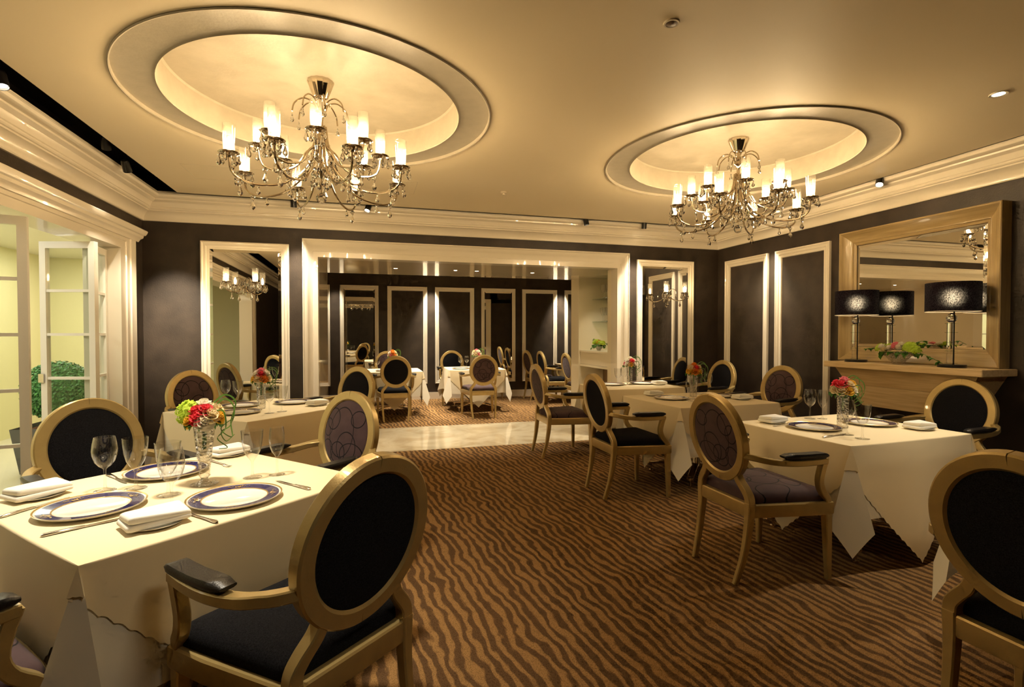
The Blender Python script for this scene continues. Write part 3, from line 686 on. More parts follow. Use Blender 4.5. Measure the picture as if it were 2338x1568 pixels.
# ------------------------------------------------------------------ tables and cloths
TZ = .724
def table(x, y, rz, ax, ay, label, group):
    t = thing('dining_table', label, 'table', (x, y, 0), rz, group)
    MB().bbox(-ax+.006, ax-.006, -ay+.006, ay-.006, TZ-.03, TZ-.002, .006).build('table_top', 'oak', t, smooth=0)
    MB().lathe([(.05, .10), (.035, .13), (.035, TZ-.06), (.12, TZ-.04), (.12, TZ-.03)], 20).build('column', 'chrome', t)
    for a in range(4):
        an = pi/4+a*pi/2; r = .44
        MB().sweep([(0, 0, .115), (.22*cos(an), .22*sin(an), .11), (r*cos(an), r*sin(an), .075)], chamf(.06, .022, .005), (-sin(an), cos(an), 0)).build('foot', 'chrome', t)
        MB().lathe([(.020, 0), (.020, .012), (.008, .016), (.008, .085), (.02, .09), (.001, .092)], 12, (r*cos(an)*.97, r*sin(an)*.97, 0)).build('glide', 'chrome', t)
    return t
def cloth_dirs(o, l):
    """hanging directions of a corner fold: o outward diagonal, l lateral"""
    dn = Vector((0, 0, -1)); keys = [(0, dn), (25, l*.225+o*.17+dn*.96), (65, l*-.225+o*.17+dn*.96), (90, dn)]
    def f(phi):
        for (a, va), (b, vb) in zip(keys[:-1], keys[1:]):
            if phi <= b+1e-6:
                t = (phi-a)/(b-a); return (va.normalized()*(1-t)+vb.normalized()*t).normalized()
        return dn
    return f
def cloth(name, mat, x, y, rz, ax, ay, z, kind, size, label, cat, group, seed=0, scallop=0, fine=1):
    """kind 'square': hangs size below the edge; 'diamond': |s|+|t| <= size, laid across the corners"""
    rn = random.Random(seed); mb = MB(); off = .002 if kind == 'square' else .008; ax += off; ay += off
    mb.add([(-ax,-ay,z),(ax,-ay,z),(ax,ay,z),(-ax,ay,z)], [(0,1,2,3)])
    ns = (150 if scallop else 40)*fine; nd = 18
    for sidx, (half, dist, U, V) in enumerate(((ax, ay, (1,0), (0,-1)), (ay, ax, (0,1), (1,0)), (ax, ay, (-1,0), (0,1)), (ay, ax, (0,-1), (-1,0)))):
        ph = rn.uniform(0, 6); vs = []; am = .022
        for i in range(ns+1):
            s = -half+2*half*i/ns
            dm = size if kind == 'square' else max(size-abs(s)-dist, .004)
            if scallop: dm -= .010*abs(sin(s*pi/.036))
            for j in range(nd+1):
                e = max(cos(s/half*pi/2), 0)**.6
                if j < 4: an = j/3*pi/2; hang = 0; zz = z-.0076*(1-cos(an)); w = .0076*sin(an)*e
                else: hang = max(dm-.008, .001)*(j-3)/(nd-3); zz = z-.0076-hang; w = .0076*e
                w += am*e*(hang/.6)*(.6+.7*sin(s*9+ph)) + .012*min(hang/.1, 1)*e
                vs.append((U[0]*s+V[0]*(dist+w), U[1]*s+V[1]*(dist+w), zz))
        mb.add(vs, [(i*(nd+1)+j, (i+1)*(nd+1)+j, (i+1)*(nd+1)+j+1, i*(nd+1)+j+1) for i in range(ns) for j in range(nd)])
    for (sx, sy) in ((1,-1), (1,1), (-1,1), (-1,-1)):
        # phi 0 lies on the x side, 90 on the y side
        o = Vector((sx, sy, 0)).normalized(); l = Vector((-sx, sy, 0)).normalized()*-1
        f = cloth_dirs(o, l*(1.12 if kind == 'diamond' else 1.0)); vs = [(sx*ax, sy*ay, z)]; phis = [0, 6, 12, 18, 23, 25, 27, 33, 39, 45, 51, 57, 63, 65, 67, 72, 78, 84, 90]; nr = 6
        # l points along +/- so that phi 0 (x side) leans to the y-edge end
        for phi in phis:
            p = R(phi)
            rmax = size/max(cos(p), sin(p)) if kind == 'square' else max(size-ax-ay, .004)/(cos(p)+sin(p))
            if scallop: rmax -= .004*abs(sin(phi*.2))
            for j in range(1, nr+1):
                q = Vector((sx*ax, sy*ay, z))+f(phi)*(rmax*j/nr)+o*.002; vs.append(tuple(q))
        k = len(phis); fs = []
        for i in range(k-1):
            a, b = 1+i*nr, 1+(i+1)*nr; fs.append((0, a, b))
            fs += [(a+j, a+j+1, b+j+1, b+j) for j in range(nr-1)]
        mb.add(vs, fs)
    ob = mb.build(name, mat, None, 40, (x, y, 0)); ob.rotation_euler = (0, 0, rz)
    return tag(ob, label, cat, group)
TABLES = {  # key: x, y, rot, half sizes, overlay reach, phrase
 'T1': (-.709, 2.361, R(42.4), .5, .5, 1.13, 'the near left table'),
 'T2': (-.826, 4.727, R(47.1), .5, .5, 1.13, 'the left table in front of the tall mirror'),
 'R0': (3.055, 1.25, R(2), .5, .42, 1.10, 'the table hidden at the right picture edge'),
 'R1': (3.065, 2.707, R(4), .51, .42, 1.135, 'the table in front of the oak console'),
 'R2': (3.03, 4.265, R(3), .52, .45, 1.14, 'the middle table of the right row'),
 'R3': (3.05, 5.585, R(1), .50, .335, 1.0, 'the far table of the right row beside the opening'),
 'B1': (.45, 9.05, 0, .45, .45, 1.08, 'the left table of the second room'),
 'B2': (1.88, 9.20, R(-2), .48, .45, 1.10, 'the middle table of the second room'),
 'B3': (4.28, 9.75, R(3), .45, .45, 1.08, 'the right table of the second room'),
 'B4': (4.35, 8.45, R(3), .42, .42, 1.05, 'the table behind the passage pillar'),
}
for i, (k, (x, y, rz, ax, ay, D, ph)) in enumerate(TABLES.items()):
    table(x, y, rz, ax, ay, 'pedestal dining table, '+ph, 'dining tables')
    cloth('undercloth', 'white_cloth', x, y, rz, ax, ay, TZ+.001, 'square', .42 if k[0] != 'B' else .40, 'white undercloth with corner folds on '+ph, 'tablecloth', 'white undercloths', seed=i)
    cloth('overlay_cloth', 'cream_cloth', x, y, rz, ax, ay, TZ+.005, 'diamond', D, 'cream scalloped overlay cloth on '+ph, 'tablecloth', 'cream overlay cloths', seed=i, scallop=k in ('T1', 'R1', 'R2'))
TOP = TZ+.0055

# ------------------------------------------------------------------ tableware prototypes
def lathe_mesh(name, prof, mat, n=32, smooth=40): return MB().lathe(prof, n).mesh(name, mat, smooth)
WINE = [(.001, .0), (.032, .0005), (.034, .002), (.012, .006), (.005, .012), (.0038, .03), (.0038, .075), (.006, .083), (.018, .092), (.030, .108), (.037, .132), (.0385, .150), (.036, .175), (.0315, .198)]
WATER = [(.001, .0), (.033, .0005), (.035, .002), (.012, .006), (.006, .012), (.0045, .03), (.0045, .062), (.008, .072), (.018, .085), (.029, .105), (.036, .135), (.039, .165), (.0405, .19)]
TALL = [(.001, .0), (.028, .0005), (.03, .002), (.010, .006), (.005, .014), (.0038, .03), (.0038, .07), (.008, .08), (.018, .093), (.026, .115), (.029, .14), (.028, .17), (.025, .195)]
def wall2(p):
    k = max(i for i, q in enumerate(p) if q[0] < .009)
    return p+[(r-.0012, z+.0004) for r, z in p[:k:-1]]
GLM = {k: lathe_mesh(k, wall2(p), 'glass', 36, 60) for k, p in (('wine_glass', WINE), ('water_goblet', WATER), ('tasting_glass', TALL))}
def glass(kind, x, y, label, z=TOP, group='glasses on the tables'):
    o = tag(link(kind, GLM[kind], None, (x, y, z)), label, 'glass', group); o.scale = (1.1, 1.1, 1.08)
    return o
def plate_meshes():
    D = []
    D.append(('body', lathe_mesh('plate_body', [(.001, .004), (.095, .004), (.104, .008), (.110, .0105), (.159, .0165), (.162, .0185), (.160, .019)], 'china', 64), 0))
    D.append(('underside', lathe_mesh('plate_foot', [(.162, .018), (.156, .012), (.10, .002), (.092, 0), (.001, 0)], 'china', 64), 0))
    D.append(('cobalt_band', lathe_mesh('plate_band', [(.1125, .0118), (.150, .0164)], 'cobalt', 64), 0))
    D.append(('gilt_line', lathe_mesh('plate_line_inner', [(.1085, .0108), (.1125, .0121)], 'gilt', 64), 0))
    D.append(('gilt_line', lathe_mesh('plate_line_outer', [(.156, .0172), (.1605, .0192), (.1615, .0188)], 'gilt', 64), 0))
    m = MB(); rn = random.Random(5)
    for k in range(26):
        a = rn.gauss(0, .10); r = .131+rn.uniform(-.013, .014)*(1-min(abs(a)/.3, .8)); q = rn.uniform(.0022, .0042); b = rn.uniform(0, 1.5)
        m.add([(r*cos(a)+q*cos(b+c*pi/2), r*sin(a)+q*sin(b+c*pi/2), .0158+(r+q*cos(b+c*pi/2)-.131)*.12) for c in range(4)], [(0, 1, 2, 3)])
    mo = m.mesh('plate_motif', 'gilt', 0)
    for c in range(4): D.append(('gilt_motif', mo, c*pi/2+.5))
    return D
PLM = plate_meshes()
def plate(x, y, label, rz=0, s=1.0, z=TOP):
    t = thing('show_plate', label, 'plate', (x, y, z), rz, 'show plates'); t.scale = (s, s, 1)
    for nm, me, a in PLM: link(nm, me, t, None, (0, 0, a))
    return t
BREAD = lathe_mesh('bread_plate', [(.001, .003), (.05, .003), (.056, .006), (.078, .010), (.080, .012), (.077, .009), (.05, 0), (.001, 0)], 'china', 40)
def napkin_mesh():
    """napkin folded twice into a soft rectangular pad"""
    m = MB(); n = 28
    def ring(w, d, r, z, tw):
        out = []
        for c, (sx, sy) in enumerate(((1, 1), (-1, 1), (-1, -1), (1, -1))):
            for q in range(7):
                a = c*pi/2+q*pi/12; x, y = sx*(w-r)+r*cos(a), sy*(d-r)+r*sin(a)
                out.append((x, y, z+tw*x*y*40+.0025*sin(x*25+z*90)))
        return out
    for (w, d, z0, z1, ox, tw) in ((.094, .072, .0, .018, 0, .0), (.090, .069, .0165, .036, .003, .02)):
        vs = []; lev = 7; h = (z1-z0)/2
        for l in range(lev):
            a = -pi/2+pi*l/(lev-1); ins = h*.75*(1-cos(a)); vs += [(x+ox, y, z) for x, y, z in ring(w-ins, d-ins*.6, .012, z0+h+h*sin(a), tw)]
        fs = [(l*n+i, l*n+(i+1) % n, l*n+n+(i+1) % n, l*n+n+i) for l in range(lev-1) for i in range(n)]+[tuple(range((lev-1)*n, lev*n)), tuple(range(n-1, -1, -1))]
        m.add(vs, fs)
    return m.mesh('folded_napkin', 'napkin', 60)
NAPM = napkin_mesh()
def setting_napkin(x, y, rz, where, s=1.0, z=TOP):
    b = link('bread_plate', BREAD, None, (x, y, z), (0, 0, rz)); tag(b, 'white side plate under the napkin '+where, 'plate', 'side plates'); b.scale = (s, s, 1)
    n = link('folded_napkin', NAPM, None, (x, y, z+.012), (0, 0, rz)); n.scale = (.92*s, .80*s, 1); tag(n, 'white folded napkin '+where, 'napkin', 'folded napkins')
def knife_meshes():
    h = MB().sweep([(-.115, 0, .004), (-.108, 0, .0045), (-.06, 0, .005), (-.015, 0, .0045), (-.008, 0, .004)], [[(a*k, b*k) for a, b in chamf(.018, .008, .002)] for k in (.5, 1, .85, .7, .5)], (0, 1, 0)).mesh('handle', 'steel', 50)
    b = MB().add([(-.01,-.006,.003),(.05,-.009,.003),(.095,-.008,.003),(.11,-.002,.003),(.11,.003,.003),(.05,.006,.003),(-.01,.005,.003),
                  (-.01,-.006,.0045),(.05,-.009,.0035),(.095,-.008,.0035),(.11,-.002,.0035),(.11,.003,.005),(.05,.006,.005),(-.01,.005,.005)],
                 [(6,5,4,3,2,1,0),(7,8,9,10,11,12,13)]+[(i,(i+1)%7,7+(i+1)%7,7+i) for i in range(7)]).mesh('blade', 'steel', 20)
    return [('handle', h), ('blade', b)]
def fork_meshes():
    h = MB().sweep([(-.10, 0, .004), (-.09, 0, .0045), (-.04, 0, .005), (.03, 0, .006), (.045, 0, .005)], [[(a*k, b*k) for a, b in chamf(.016, .006, .0015)] for k in (.6, 1, .6, .45, .7)], (0, 1, 0)).mesh('handle', 'steel', 50)
    t = MB()
    t.sweep([(.043, 0, .005), (.055, 0, .003), (.064, 0, .003)], [chamf(.012, .003, .001), chamf(.021, .003, .001), chamf(.023, .003, .001)], (0, 1, 0))
    for q in (-.0085, -.0028, .0028, .0085): t.sweep([(.063, q, .003), (.085, q, .0035), (.102, q*.95, .006)], chamf(.0035, .0022, .0008), (0, 1, 0))
    return [('handle', h), ('tines', t.mesh('tines', 'steel', 30))]
CUT = {'table_knife': knife_meshes(), 'dinner_fork': fork_meshes()}
def cutlery(kind, p0, p1, label, z=TOP):
    """handle end p0, tip p1"""
    a, b = Vector(p0), Vector(p1); c = (a+b)/2; an = atan2(b.y-a.y, b.x-a.x)
    t = thing(kind, label, 'knife' if 'knife' in kind else 'fork', (c.x, c.y, z), an, 'table cutlery')
    for nm, me in CUT[kind]: link(nm, me, t)
    return t

# flowers
def rose_mesh(mat, seed):
    rn = random.Random(seed); m = MB()
    for ring, (n, r0, h, op, sz) in enumerate(((3, .003, .022, .10, .012), (4, .008, .018, .32, .0155), (5, .013, .010, .58, .0185), (6, .016, .000, .85, .0205))):
        for k in range(n):
            a = 2*pi*(k+.5*ring)/n+rn.uniform(-.2, .2); d = Vector((cos(a), sin(a), 0)); s = Vector((-sin(a), cos(a), 0)); vs = []
            for i in range(4):
                t = i/3; up = Vector((0, 0, 1))*cos(op*t)+d*sin(op*t)
                c = d*r0+Vector((0, 0, h*.25-.006*ring))+up*(sz*1.25*t)
                for j in range(5):
                    u = (j-2)/2; w = sz*(.75+.35*sin(t*pi*.8))
                    vs.append(c+s*(u*w)-d*(u*u*w*.55)+Vector((0, 0, -.12*u*u*sz*t)))
            m.add(vs, [(i*5+j, i*5+j+1, i*5+j+6, i*5+j+5) for i in range(3) for j in range(4)])
    m.lathe([(.001, -.018), (.010, -.014), (.013, -.004), (.009, .008), (.001, .014)], 8)
    return m.mesh('rose', mat, 60)
ROSE = {c: rose_mesh('rose_'+c, i) for i, c in enumerate(('coral', 'pink', 'yellow', 'cream', 'white', 'orange'))}
def hydrangea_mesh(mat='lime', r=.036, seed=1):
    rn = random.Random(seed); m = MB()
    for i in range(90):
        u = rn.uniform(-.25, 1); a = rn.uniform(0, 2*pi); q = sqrt(1-u*u); nrm = Vector((q*cos(a), q*sin(a), u)); p = nrm*r*rn.uniform(.92, 1.05)
        s = nrm.orthogonal().normalized(); t = nrm.cross(s); b = rn.uniform(0, 1.5); s, t = s*cos(b)+t*sin(b), t*cos(b)-s*sin(b); l = .0075
        for d, e in ((s, t), (t, s), (-s, t), (-t, s)):
            m.add([p, p+d*l*.6+e*l*.45+nrm*.001, p+d*l*1.25+nrm*.003, p+d*l*.6-e*l*.45+nrm*.001], [(0, 1, 2, 3)])
    m.lathe([(.001, -r*.6), (r*.7, -r*.2), (r*.9, r*.1), (r*.6, r*.65), (.001, r*.9)], 12)
    return m.mesh('hydrangea', mat, 0)
HYD = hydrangea_mesh()
def leaf_mesh(l, w):
    vs = []
    for i in range(6):
        t = i/5; ww = w*sin(pi*min(t*.95+.05, 1))**.8
        vs += [(t*l, -ww, -.004*t*t*10*l+.25*w), (t*l, 0, -.02*t*t*l/.05), (t*l, ww, -.004*t*t*10*l+.25*w)]
    return MB().add(vs, [(i*3+j, i*3+j+1, i*3+j+4, i*3+j+3) for i in range(5) for j in range(2)]).mesh('leaf', 'leaf', 60)
LEAF = leaf_mesh(.05, .014); BIGLEAF = leaf_mesh(.075, .024)
def grass_loop_mesh(pts, w=.0035):
    P = smooth_path(pts, 6); n = len(P)
    return MB().sweep(P, [[(-w*(1-.6*i/n), -.0006), (w*(1-.6*i/n), -.0006), (w*(1-.6*i/n), .0006), (-w*(1-.6*i/n), .0006)] for i in range(n)], (.3, .2, 1)).mesh('grass_blade', 'grass', 60)
LOOPS = [grass_loop_mesh([(.03, 0, .03), (.08, .01, .075), (.125, .0, .04), (.115, -.01, -.03), (.07, 0, -.06), (.085, .01, -.10), (.125, 0, -.07)]),
         grass_loop_mesh([(.02, .02, .05), (.07, .03, .09), (.115, .03, .06), (.10, .02, -.02), (.115, .0, -.08), (.075, -.01, -.045), (.12, .01, -.0)]),
         grass_loop_mesh([(.03, -.01, .02), (.09, -.02, .03), (.10, -.02, -.04), (.06, -.01, -.085), (.09, .01, -.125), (.06, .0, -.13)])]
VASE_P = [(.001, .0), (.050, .001), (.052, .004), (.030, .008), (.016, .016), (.013, .026), (.022, .036), (.019, .046), (.021, .06), (.026, .10), (.032, .16), (.038, .22), (.0405, .25), (.038, .25), (.029, .16), (.018, .07), (.001, .062)]
TUMB_P = [(.001, .0), (.032, .0), (.033, .004), (.033, .04), (.034, .16), (.037, .235), (.035, .235), (.032, .16), (.030, .04), (.001, .035)]
VASEM = {'footed': lathe_mesh('footed_vase', VASE_P, 'vase_glass', 28, 30), 'straight': lathe_mesh('straight_vase', TUMB_P, 'vase_glass', 24, 30)}
# (right, away, up, flower, scale) in the view of someone in front of the table
B_LIME = [(-.048, -.008, .018, 'lime', 1.45), (-.026, -.050, -.004, 'yellow', 1.15), (.006, -.052, .008, 'coral', 1.15), (-.010, -.036, .034, 'coral', 1.05), (.026, -.034, .038, 'coral', 1.1),
          (.004, -.006, .056, 'white', 1.15), (.046, -.036, .016, 'cream', 1.15), (.034, -.052, -.010, 'white', 1.1), (.062, -.006, .006, 'yellow', 1.05), (.046, .008, .036, 'cream', 1.1), (-.02, .040, .030, 'cream', 1.15), (.03, .046, .022, 'yellow', 1.1), (-.044, .036, .0, 'cream', 1.1)]
B_DOME = [(-.046, -.012, .010, 0), (-.030, -.044, .004, 1), (.004, -.054, .006, 2), (.040, -.040, .006, 3), (.058, -.004, .008, 4), (-.022, -.030, .040, 5), (.018, -.036, .040, 6), (.044, -.008, .042, 7), (-.034, .010, .044, 8), (.004, -.004, .064, 9),
          (-.03, .044, .010, 0), (.02, .05, .012, 3), (.02, .03, .05, 4)]
def bouquet(x, y, z, cols, rz, label, s=1.0, seed=0, loops=3, hyd=True):
    rn = random.Random(seed); t = thing('flower_bouquet', label, 'flowers', (x, y, z), rz, 'table bouquets'); t.scale = (s, s, s)
    items = B_LIME if hyd else [(a, b, c, cols[k % len(cols)], .75 if cols[k % len(cols)] == 'lime' else 1.12) for a, b, c, k in B_DOME]
    for (px, py, pz, c, k) in items:
        d = Vector((px, py, pz+.032)).normalized()
        o = link('hydrangea' if c == 'lime' else 'rose', HYD if c == 'lime' else ROSE[c], t, (px, py, pz)); o.rotation_euler = d.to_track_quat('Z', 'Y').to_euler(); k *= rn.uniform(.95, 1.08); o.scale = (k, k, k)
    for i in range(11):
        a = 2*pi*i/11+rn.uniform(-.2, .2); o = link('leaf', LEAF, t, (.03*cos(a), .03*sin(a), -.010)); o.rotation_euler = (0, rn.uniform(.1, .6), a)
    for i in range(loops): link('grass_blade', LOOPS[i], t)
    MB().tube([(0, 0, -.13), (.002, .001, .0)], .008, 6).build('stems', 'leaf', t)
    return t
def centrepiece(k, x, y, cols, rz, where, kind='straight', s=1.0, seed=0, hyd=True, z=TOP, loops=3, desc=''):
    v = tag(link('glass_vase', VASEM[kind], None, (x, y, z)), ('footed' if kind == 'footed' else 'straight')+' cut-glass vase '+where, 'vase', 'cut-glass vases')
    bouquet(x, y, z+(.276 if kind == 'footed' else .248), cols, rz, desc+' rose bouquet '+where, s, seed, loops, hyd)

W1 = 'on the near left table'
plate(-.93, 2.16, 'cobalt-banded white plate at the lower left of the near left table', .3)
plate(-.47, 2.14, 'cobalt-banded white plate before the foreground black chair', 1.2)
plate(-.85, 2.63, 'cobalt-banded white plate behind the vase, before the far black chair', .8)
ang1 = R(42.4)
setting_napkin(-.66, 1.93, ang1-.15, 'at the front of the near left table', 1.05)
setting_napkin(-1.20, 2.38, ang1+.15, 'at the left picture edge of the near left table', 1.05)
setting_napkin(-.67, 2.93, ang1, 'at the far corner of the near left table')
glass('wine_glass', -.99, 2.40, 'leftmost wine glass on the near left table, before the black chair')
glass('water_goblet', -.885, 2.40, 'flared goblet second from the left on the near left table')
glass('water_goblet', -.73, 2.27, 'flared goblet overlapping another glass, middle of near left table')
glass('wine_glass', -.665, 2.10, 'wine glass nearest the front napkin on the near left table')
glass('water_goblet', -.47, 2.45, 'flared goblet right of the vase on the near left table')
glass('tasting_glass', -.375, 2.47, 'slim wine glass rightmost on the near left table')
centrepiece('T1', -.64, 2.40, ['coral', 'coral', 'cream', 'yellow', 'coral', 'cream', 'yellow', 'white', 'orange', 'cream'], R(-16), W1, 'footed', 1.0, 4, True, desc='coral yellow and lime')
cutlery('table_knife', (-.95, 1.91), (-.77, 2.03), 'silver knife at the front edge of the near left table')
cutlery('table_knife', (-1.18, 2.15), (-1.08, 2.33), 'silver knife left of the lower left plate')
cutlery('table_knife', (-.21, 2.19), (-.37, 2.37), 'silver knife at the right end of the near left table')
cutlery('dinner_fork', (-.47, 1.89), (-.61, 2.03), 'silver fork beside the front napkin')
cutlery('table_knife', (-1.10, 2.68), (-.94, 2.48), 'silver knife beyond the leftmost wine glass')
cutlery('dinner_fork', (-.74, 2.84), (-.60, 2.66), 'silver fork beside the far napkin')

W2 = 'on the left table before the tall mirror'
plate(-1.03, 4.90, 'cobalt-banded plate behind the vase of the mirror table', .2)
plate(-.95, 4.48, 'cobalt-banded plate nearest us on the mirror table', .9)
plate(-.62, 5.00, 'cobalt-banded plate right of the vase on the mirror table', .5)
setting_napkin(-.40, 4.78, R(47), 'at the right corner of the mirror table')
setting_napkin(-1.28, 4.62, R(47), 'at the left corner of the mirror table')
glass('wine_glass', -1.18, 5.06, 'left wine glass of the pair '+W2); glass('water_goblet', -1.08, 5.05, 'right goblet of the pair '+W2)
glass('wine_glass', -.72, 4.40, 'wine glass in front of the vase '+W2); glass('water_goblet', -.64, 4.47, 'goblet right of the vase '+W2)
centrepiece('T2', -.83, 4.70, ['white', 'yellow', 'cream', 'orange', 'cream', 'white', 'coral', 'white', 'white', 'pink'], R(-15), W2, 'straight', 1.05, 5, False, desc='pink and white')

W3 = 'on the table in front of the oak console'
plate(2.83, 2.73, 'dark-banded plate at the left of the console table', .3)
plate(3.33, 2.76, 'dark-banded plate right of the vase on the console table', .7)
setting_napkin(2.73, 2.98, R(8), 'at the far left of the console table'); setting_napkin(3.46, 2.52, R(4), 'at the right of the console table')
glass('wine_glass', 3.12, 3.05, 'left wine glass of the far pair '+W3); glass('tasting_glass', 3.20, 3.02, 'right wine glass of the far pair '+W3)
glass('wine_glass', 2.84, 2.50, 'wine glass beside the left plate '+W3); glass('water_goblet', 2.82, 2.38, 'goblet nearest the front corner '+W3)
centrepiece('R1', 3.03, 2.70, ['cream', 'cream', 'yellow', 'white', 'lime', 'coral', 'cream', 'yellow', 'coral', 'pink'], R(-20), W3, 'straight', 1.05, 6, False, desc='pink cream and yellow')
cutlery('table_knife', (2.63, 2.47), (2.84, 2.51), 'silver knife in front of the console table plate')
cutlery('dinner_fork', (2.62, 2.86), (2.82, 2.89), 'silver fork beside the far left napkin of the console table')

W4 = 'on the middle table of the right row'
plate(2.80, 4.34, 'dark-banded plate at the left of the middle right table', .1); plate(3.36, 4.38, 'dark-banded plate at the right of the middle right table', .6)
setting_napkin(3.42, 4.12, R(3), 'at the right end of the middle right table'); setting_napkin(2.78, 4.62, R(3), 'at the left end of the middle right table')
glass('wine_glass', 3.30, 4.62, 'left wine glass behind the bouquet '+W4); glass('wine_glass', 3.40, 4.60, 'right wine glass behind the bouquet '+W4)
glass('tasting_glass', 2.86, 4.14, 'slim glass at the front '+W4); glass('water_goblet', 3.00, 4.28, 'goblet beside the vase '+W4)
centrepiece('R2', 3.10, 4.42, ['yellow', 'yellow', 'orange', 'yellow', 'cream', 'cream', 'coral', 'cream', 'cream', 'orange'], R(-25), W4, 'straight', 1.05, 7, False, desc='orange and yellow')

W5 = 'on the far table of the right row'
plate(2.86, 5.72, 'plate at the left of the far right table', .1); plate(3.30, 5.74, 'plate at the right of the far right table', .4)
setting_napkin(3.43, 5.58, R(2), 'at the right end of the far right table')
glass('water_goblet', 2.90, 5.62, 'left goblet '+W5); glass('wine_glass', 3.00, 5.66, 'right wine glass '+W5)
centrepiece('R3', 3.11, 5.72, ['pink', 'white', 'yellow', 'white', 'white', 'white', 'coral', 'white', 'white', 'white'], R(-20), W5, 'straight', 1.1, 8, False, desc='white and pink')

centrepiece('B1', .45, 9.15, ['orange', 'cream', 'pink', 'orange', 'cream', 'white'], R(-20), 'on the left table of the second room', 'straight', 1.15, 9, False, desc='peach and cream')
glass('wine_glass', .20, 9.10, 'wine glass left of the bouquet on the left second-room table')
plate(.32, 8.80, 'plate on the left second-room table')
centrepiece('B2', 1.95, 9.30, ['white', 'white', 'cream', 'pink', 'white', 'cream'], R(-20), 'on the middle table of the second room', 'straight', 1.15, 10, False, desc='white')
glass('wine_glass', 1.66, 9.32, 'left glass of the pair on the middle second-room table'); glass('wine_glass', 1.78, 9.34, 'right glass of the pair on the middle second-room table')
plate(1.62, 9.02, 'plate on the middle second-room table')
centrepiece('B4', 4.30, 8.95-.2, ['orange', 'pink', 'orange', 'coral', 'cream'], R(-20), 'on the table behind the passage pillar', 'straight', 1.15, 11, False, desc='orange and pink')
glass('wine_glass', 4.12, 8.55, 'glass on the table behind the passage pillar')
plate(4.10, 9.72, 'plate on the right table of the second room')
# ------------------------------------------------------------------ chandeliers
def drop_mesh(l, w, n=6):
    return MB().lathe([(.001, 0), (w*.35, -l*.12), (w*.5, -l*.18), (w*.22, -l*.26), (w*.55, -l*.45), (w, -l*.70), (w*.75, -l*.88), (.001, -l)], n).mesh('crystal_drop', 'crystal', 0)
def ball_mesh(r, n=10):
    return MB().lathe([(r*sin(pi*i/7)+.0005, -r*cos(pi*i/7)) for i in range(8)], n).mesh('crystal_ball', 'crystal', 0)
DROP, DROPS, BALL, BEAD = drop_mesh(.072, .0150), drop_mesh(.052, .0120), ball_mesh(.032), ball_mesh(.014, 8)
DISH = MB().lathe([(.001, -.018), (.012, -.018), (.014, -.010), (.034, -.006), (.050, .0), (.056, .006), (.054, .008), (.045, .004), (.022, .004), (.022, .016), (.014, .016), (.001, .016)], 28).mesh('candle_dish', 'bronze', 40)
def shade_mesh(r=.033, h=.165, n=24):
    return MB().lathe([(r*.80, .004), (r*.88, h*.2), (r*.96, h*.6), (r, h), (r-.002, h), (r*.94, h*.6)], n).mesh('glass_shade', 'shade_glass', 40)
SHADE = shade_mesh()
BULBM = MB().lathe([(.001, .018), (.007, .020), (.011, .036), (.0125, .052), (.010, .072), (.005, .088), (.001, .096)], 14).mesh('candle_bulb', 'bulb', 60)
def candle(t, p, s=1.0):
    for nm, me in (('candle_dish', DISH), ('glass_shade', SHADE), ('candle_bulb', BULBM)):
        o = link(nm, me, t, p)
        if s != 1: o.scale = (s, s, s)
